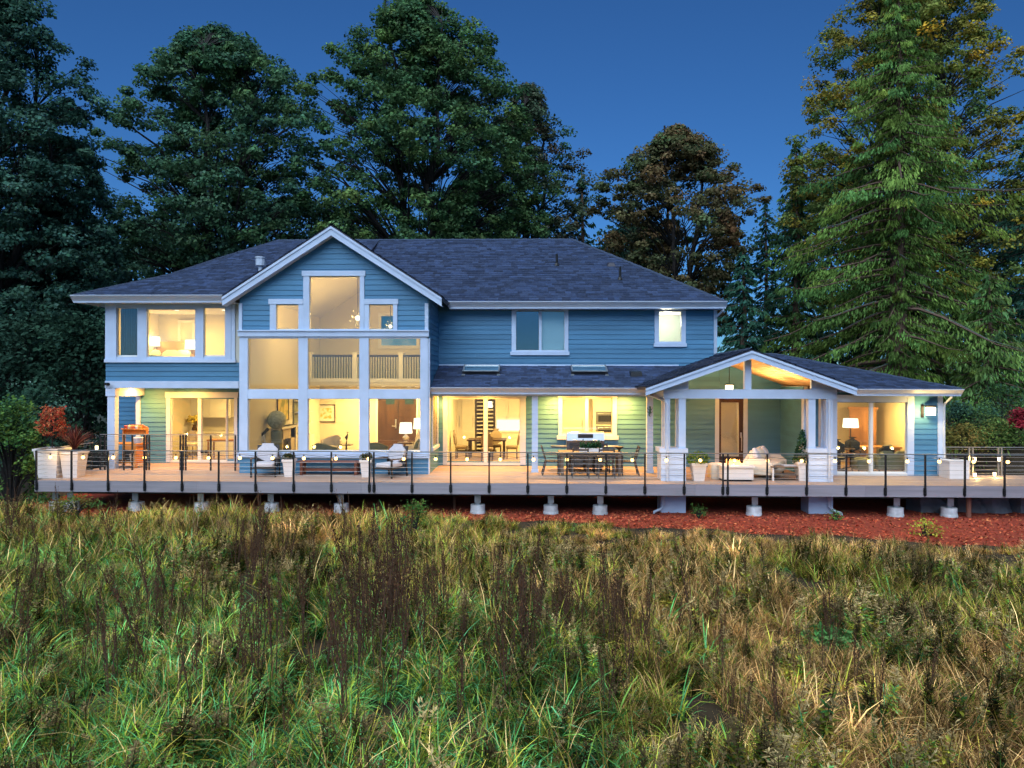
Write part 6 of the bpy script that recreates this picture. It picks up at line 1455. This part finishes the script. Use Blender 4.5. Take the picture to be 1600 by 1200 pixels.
# dead brown weed stalks: one object each
M_DEAD = foliage_mat('dead_seed', .1, .8); M_STALK = mat('dead_stalk', (.085, .045, .025), .9, .3, 12)
weed_protos = []
for v in range(5):
    rg = np.random.default_rng(300+v); h = 1.0; root = bpy.data.objects.new('dead_weed', None); mb = MB(); V, Q, C = [], [], []
    bend = rg.normal(0, .12, 2)
    def ax(u): return Vector((bend[0]*u*u, bend[1]*u*u, h*u))
    mb.tube([ax(i/5) for i in range(6)], [.011, .010, .009, .007, .005, .003], 5)
    brs = [(ax(.35), ax(1.0))]
    for k in range(2):
        a = rg.random()*6.28; hh = rg.uniform(.6, .95); sp_ = rg.uniform(.10, .22); q2 = Vector((math.cos(a)*sp_, math.sin(a)*sp_, hh)); b2 = Vector((math.cos(a)*.03, math.sin(a)*.03, 0)); mb.tube([b2, b2.lerp(q2, .5)+Vector((0, 0, .04)), q2], [.008, .007, .003], 4); brs.append((b2.lerp(q2, .4), q2)); brs.append((b2.lerp(q2, .6), q2+Vector((.02, .02, .05))))
    for k in range(9):
        u = .30 + .55*k/9; a = k*2.4; p = ax(u); L = (.30*(1.05-u)+.10)*rg.uniform(.6, 1.3); q = p + Vector((math.cos(a)*L*.22, math.sin(a)*L*.22, L)); mb.tube([p, p.lerp(q, .5)+Vector((math.cos(a)*.03, math.sin(a)*.03, -.02)), q], [.005, .004, .002], 4, caps=False); brs.append((p.lerp(q, .25), q))
    for p, q in brs:
        m = 40 if p == brs[0][0] else 14
        for k in range(m):
            c = np.array(p.lerp(q, rg.random())) + rg.normal(0, .009, 3); d = unit(rg.normal(0, 1, (1, 3)) + [[0, 0, .4]])[0]; s_ = unit(np.cross(d, rg.normal(0, 1, 3))[None])[0]; L = rg.uniform(.015, .034); b = len(V)
            V += [c-d*L*.5, c+s_*L*.32, c+d*L*.5, c-s_*L*.32]; Q.append((b, b+1, b+2, b+3)); C += [np.array([.11, .052, .028])*rg.uniform(.35, 1.7)]*4
    st_ = mb.build('stem', M_STALK); sd_ = np_mesh('seed_head', np.array(V), np.array(Q), M_DEAD, np.array(C))
    weed_protos.append((st_.data, sd_.data)); bpy.data.objects.remove(st_); bpy.data.objects.remove(sd_); bpy.data.objects.remove(root)
def meadow_at(px, py):
    z = -1.3
    for _ in range(4): q = floor_at(px, py, z); z = float(gz_ground(q.x, q.y))
    return Vector((q.x, q.y, z))
rg = np.random.default_rng(91); rows = []
for px, py, nn, sp, h0 in ((28, 850, 4, 18, 1.25), (45, 935, 4, 10, 1.2), (140, 1045, 8, 30, 1.2), (110, 960, 4, 20, 1.1), (225, 985, 8, 24, 1.2), (262, 985, 7, 16, 1.25), (205, 1050, 4, 20, 1.0), (330, 1075, 12, 26, 1.5), (405, 925, 8, 14, 1.5), (365, 910, 6, 22, 1.3), (300, 870, 6, 30, 1.3), (440, 900, 5, 14, 1.2), (470, 1035, 5, 16, 1.2), (522, 1075, 10, 18, 1.5), (578, 1030, 9, 14, 1.6), (605, 1020, 14, 20, 1.7), (640, 940, 9, 18, 1.35), (680, 950, 10, 20, 1.3), (560, 880, 8, 30, 1.2), (715, 1010, 5, 16, 1.2), (787, 985, 8, 6, 1.15), (825, 1010, 6, 12, 1.2), (860, 1015, 10, 14, 1.3), (893, 1010, 10, 12, 1.2), (800, 1080, 6, 20, 1.3), (950, 1020, 7, 10, 1.1), (925, 990, 5, 10, 1.1), (1022, 1030, 8, 12, 1.0), (1066, 1022, 4, 4, 1.05), (1124, 1000, 3, 5, .8), (1294, 1020, 3, 3, 1.05), (1150, 1080, 4, 20, .9), (1400, 1000, 3, 20, .7), (1250, 1090, 5, 40, .8), (90, 870, 6, 40, 1.1), (500, 860, 7, 40, 1.1), (720, 860, 5, 30, .8), (10, 1010, 5, 14, 1.3), (1180, 1150, 6, 50, .9), (1330, 1090, 6, 50, .85), (1450, 1060, 5, 50, .8), (980, 1120, 6, 40, 1.0), (620, 1120, 6, 50, 1.1), (430, 1120, 5, 50, 1.1), (1520, 960, 4, 30, .7), (1180, 960, 4, 40, .75)):
    for k in range(nn): rows.append((px + rg.normal(0, sp*1.5 + 6), py + rg.normal(0, sp*.8 + 8), h0*rg.uniform(.5, 1.12)))
for i, (px, py, h) in enumerate(rows):
    q = meadow_at(px, py); row = 'near the deck' if py < 905 else ('in mid meadow' if py < 1010 else 'in the near meadow')
    ref = next(n_ for lim, n_ in ((100, 'the red potted maple'), (245, 'the potting bench'), (375, 'the left sliding door'), (462, 'the left lounge chair'), (560, 'the low bench'), (640, 'the right lounge chair'), (720, 'the bay corner'), (800, 'the central sliding door'), (872, 'the porch post'), (1000, 'the outdoor dining table'), (1110, 'the left porch pillar'), (1240, 'the fire table'), (2000, 'the office doors')) if px < lim)
    lab = ('tall' if h > 1.1 else 'short') + ' dead brown weed stalk ' + row + ' below ' + ref
    t = thing('dead_weed', lab, 'weed', q, 0, 'dead weed stalks standing in the meadow'); t.scale = (h*.68, h*.68, h*rg.uniform(1.05, 1.35)); t.rotation_euler = (rg.normal(0, .09), rg.normal(0, .09) - (.25*rg.random() if px < 300 else 0), rg.random()*6.28)
    a, b = weed_protos[i % 5]
    for nm, d_ in (('stem', a), ('seed_head', b)): 
        o = bpy.data.objects.new(nm, d_); COL.objects.link(o); o.parent = t
        if nm == 'seed_head': o['kind'] = 'stuff'

# tall pale grass arching in front of the deck, and a few leafy weeds
for k, (px, py, h, lab) in enumerate(((300, 840, 1.25, 'tall pale arching grass in front of the left sliding door'), (345, 842, 1.3, 'tall pale arching grass left of the first lounge chair'), (382, 838, 1.1, 'tall pale arching grass below the left bay corner'), (268, 850, 1.0, 'tall pale arching grass below the inner railing'), (700, 852, .9, 'pale arching grass below the right bay corner'))):
    rg = np.random.default_rng(500+k); q = meadow_at(px, py); v, f_, c = blades(rg, 46, h, .010, .2, .30, 1.3, [(.34, .22, .12), (.24, .15, .08), (.45, .32, .18), (.18, .12, .06)], 5, .16)
    o = np_mesh('tall_grass', np.array(v), np.array(f_), M_GRASS, np.array(c)); o.location = q; tag(o, lab, 'grass', 'tall pale grasses near the deck')
for k, (px, Y, top, bot, half, pal, lab, nn) in enumerate(((648, 18.6, 772, 850, 26, LIME, 'tall green leafy weed in front of the right lounge chair', 900), (1292, 11.4, 985, 1016, 34, [(.05, .15, .04), (.08, .17, .05)], 'broad leaved green plant at the foot of the lone stalk', 260), (1012, 9.6, 1120, 1180, 40, YGRN, 'yellow green leafy weed at the bottom middle', 700), (900, 9.4, 1130, 1180, 34, LIME, 'small lime green weed at the bottom left of centre', 500), (1092, 20.6, 792, 806, 16, LIME, 'green sprig on the mulch beside the left pillar foot', 160), (1306, 20.5, 800, 811, 12, LIME, 'green sprig on the mulch beside the right downspout', 120), (1445, 18.8, 815, 842, 24, YGRN, 'yellow green tuft at the edge of the mulch', 300), (120, 19.6, 776, 800, 40, LIME+YEL, 'lime green weeds at the left end under the deck', 700))):
    bush('meadow_plant', lab, px, Y, top, bot, half, pal, 700+k, nn, .07 if k != 1 else .16, .5, None, 'plant', deep=.5)
rebase(house, (-3.5, 25.2, 0))
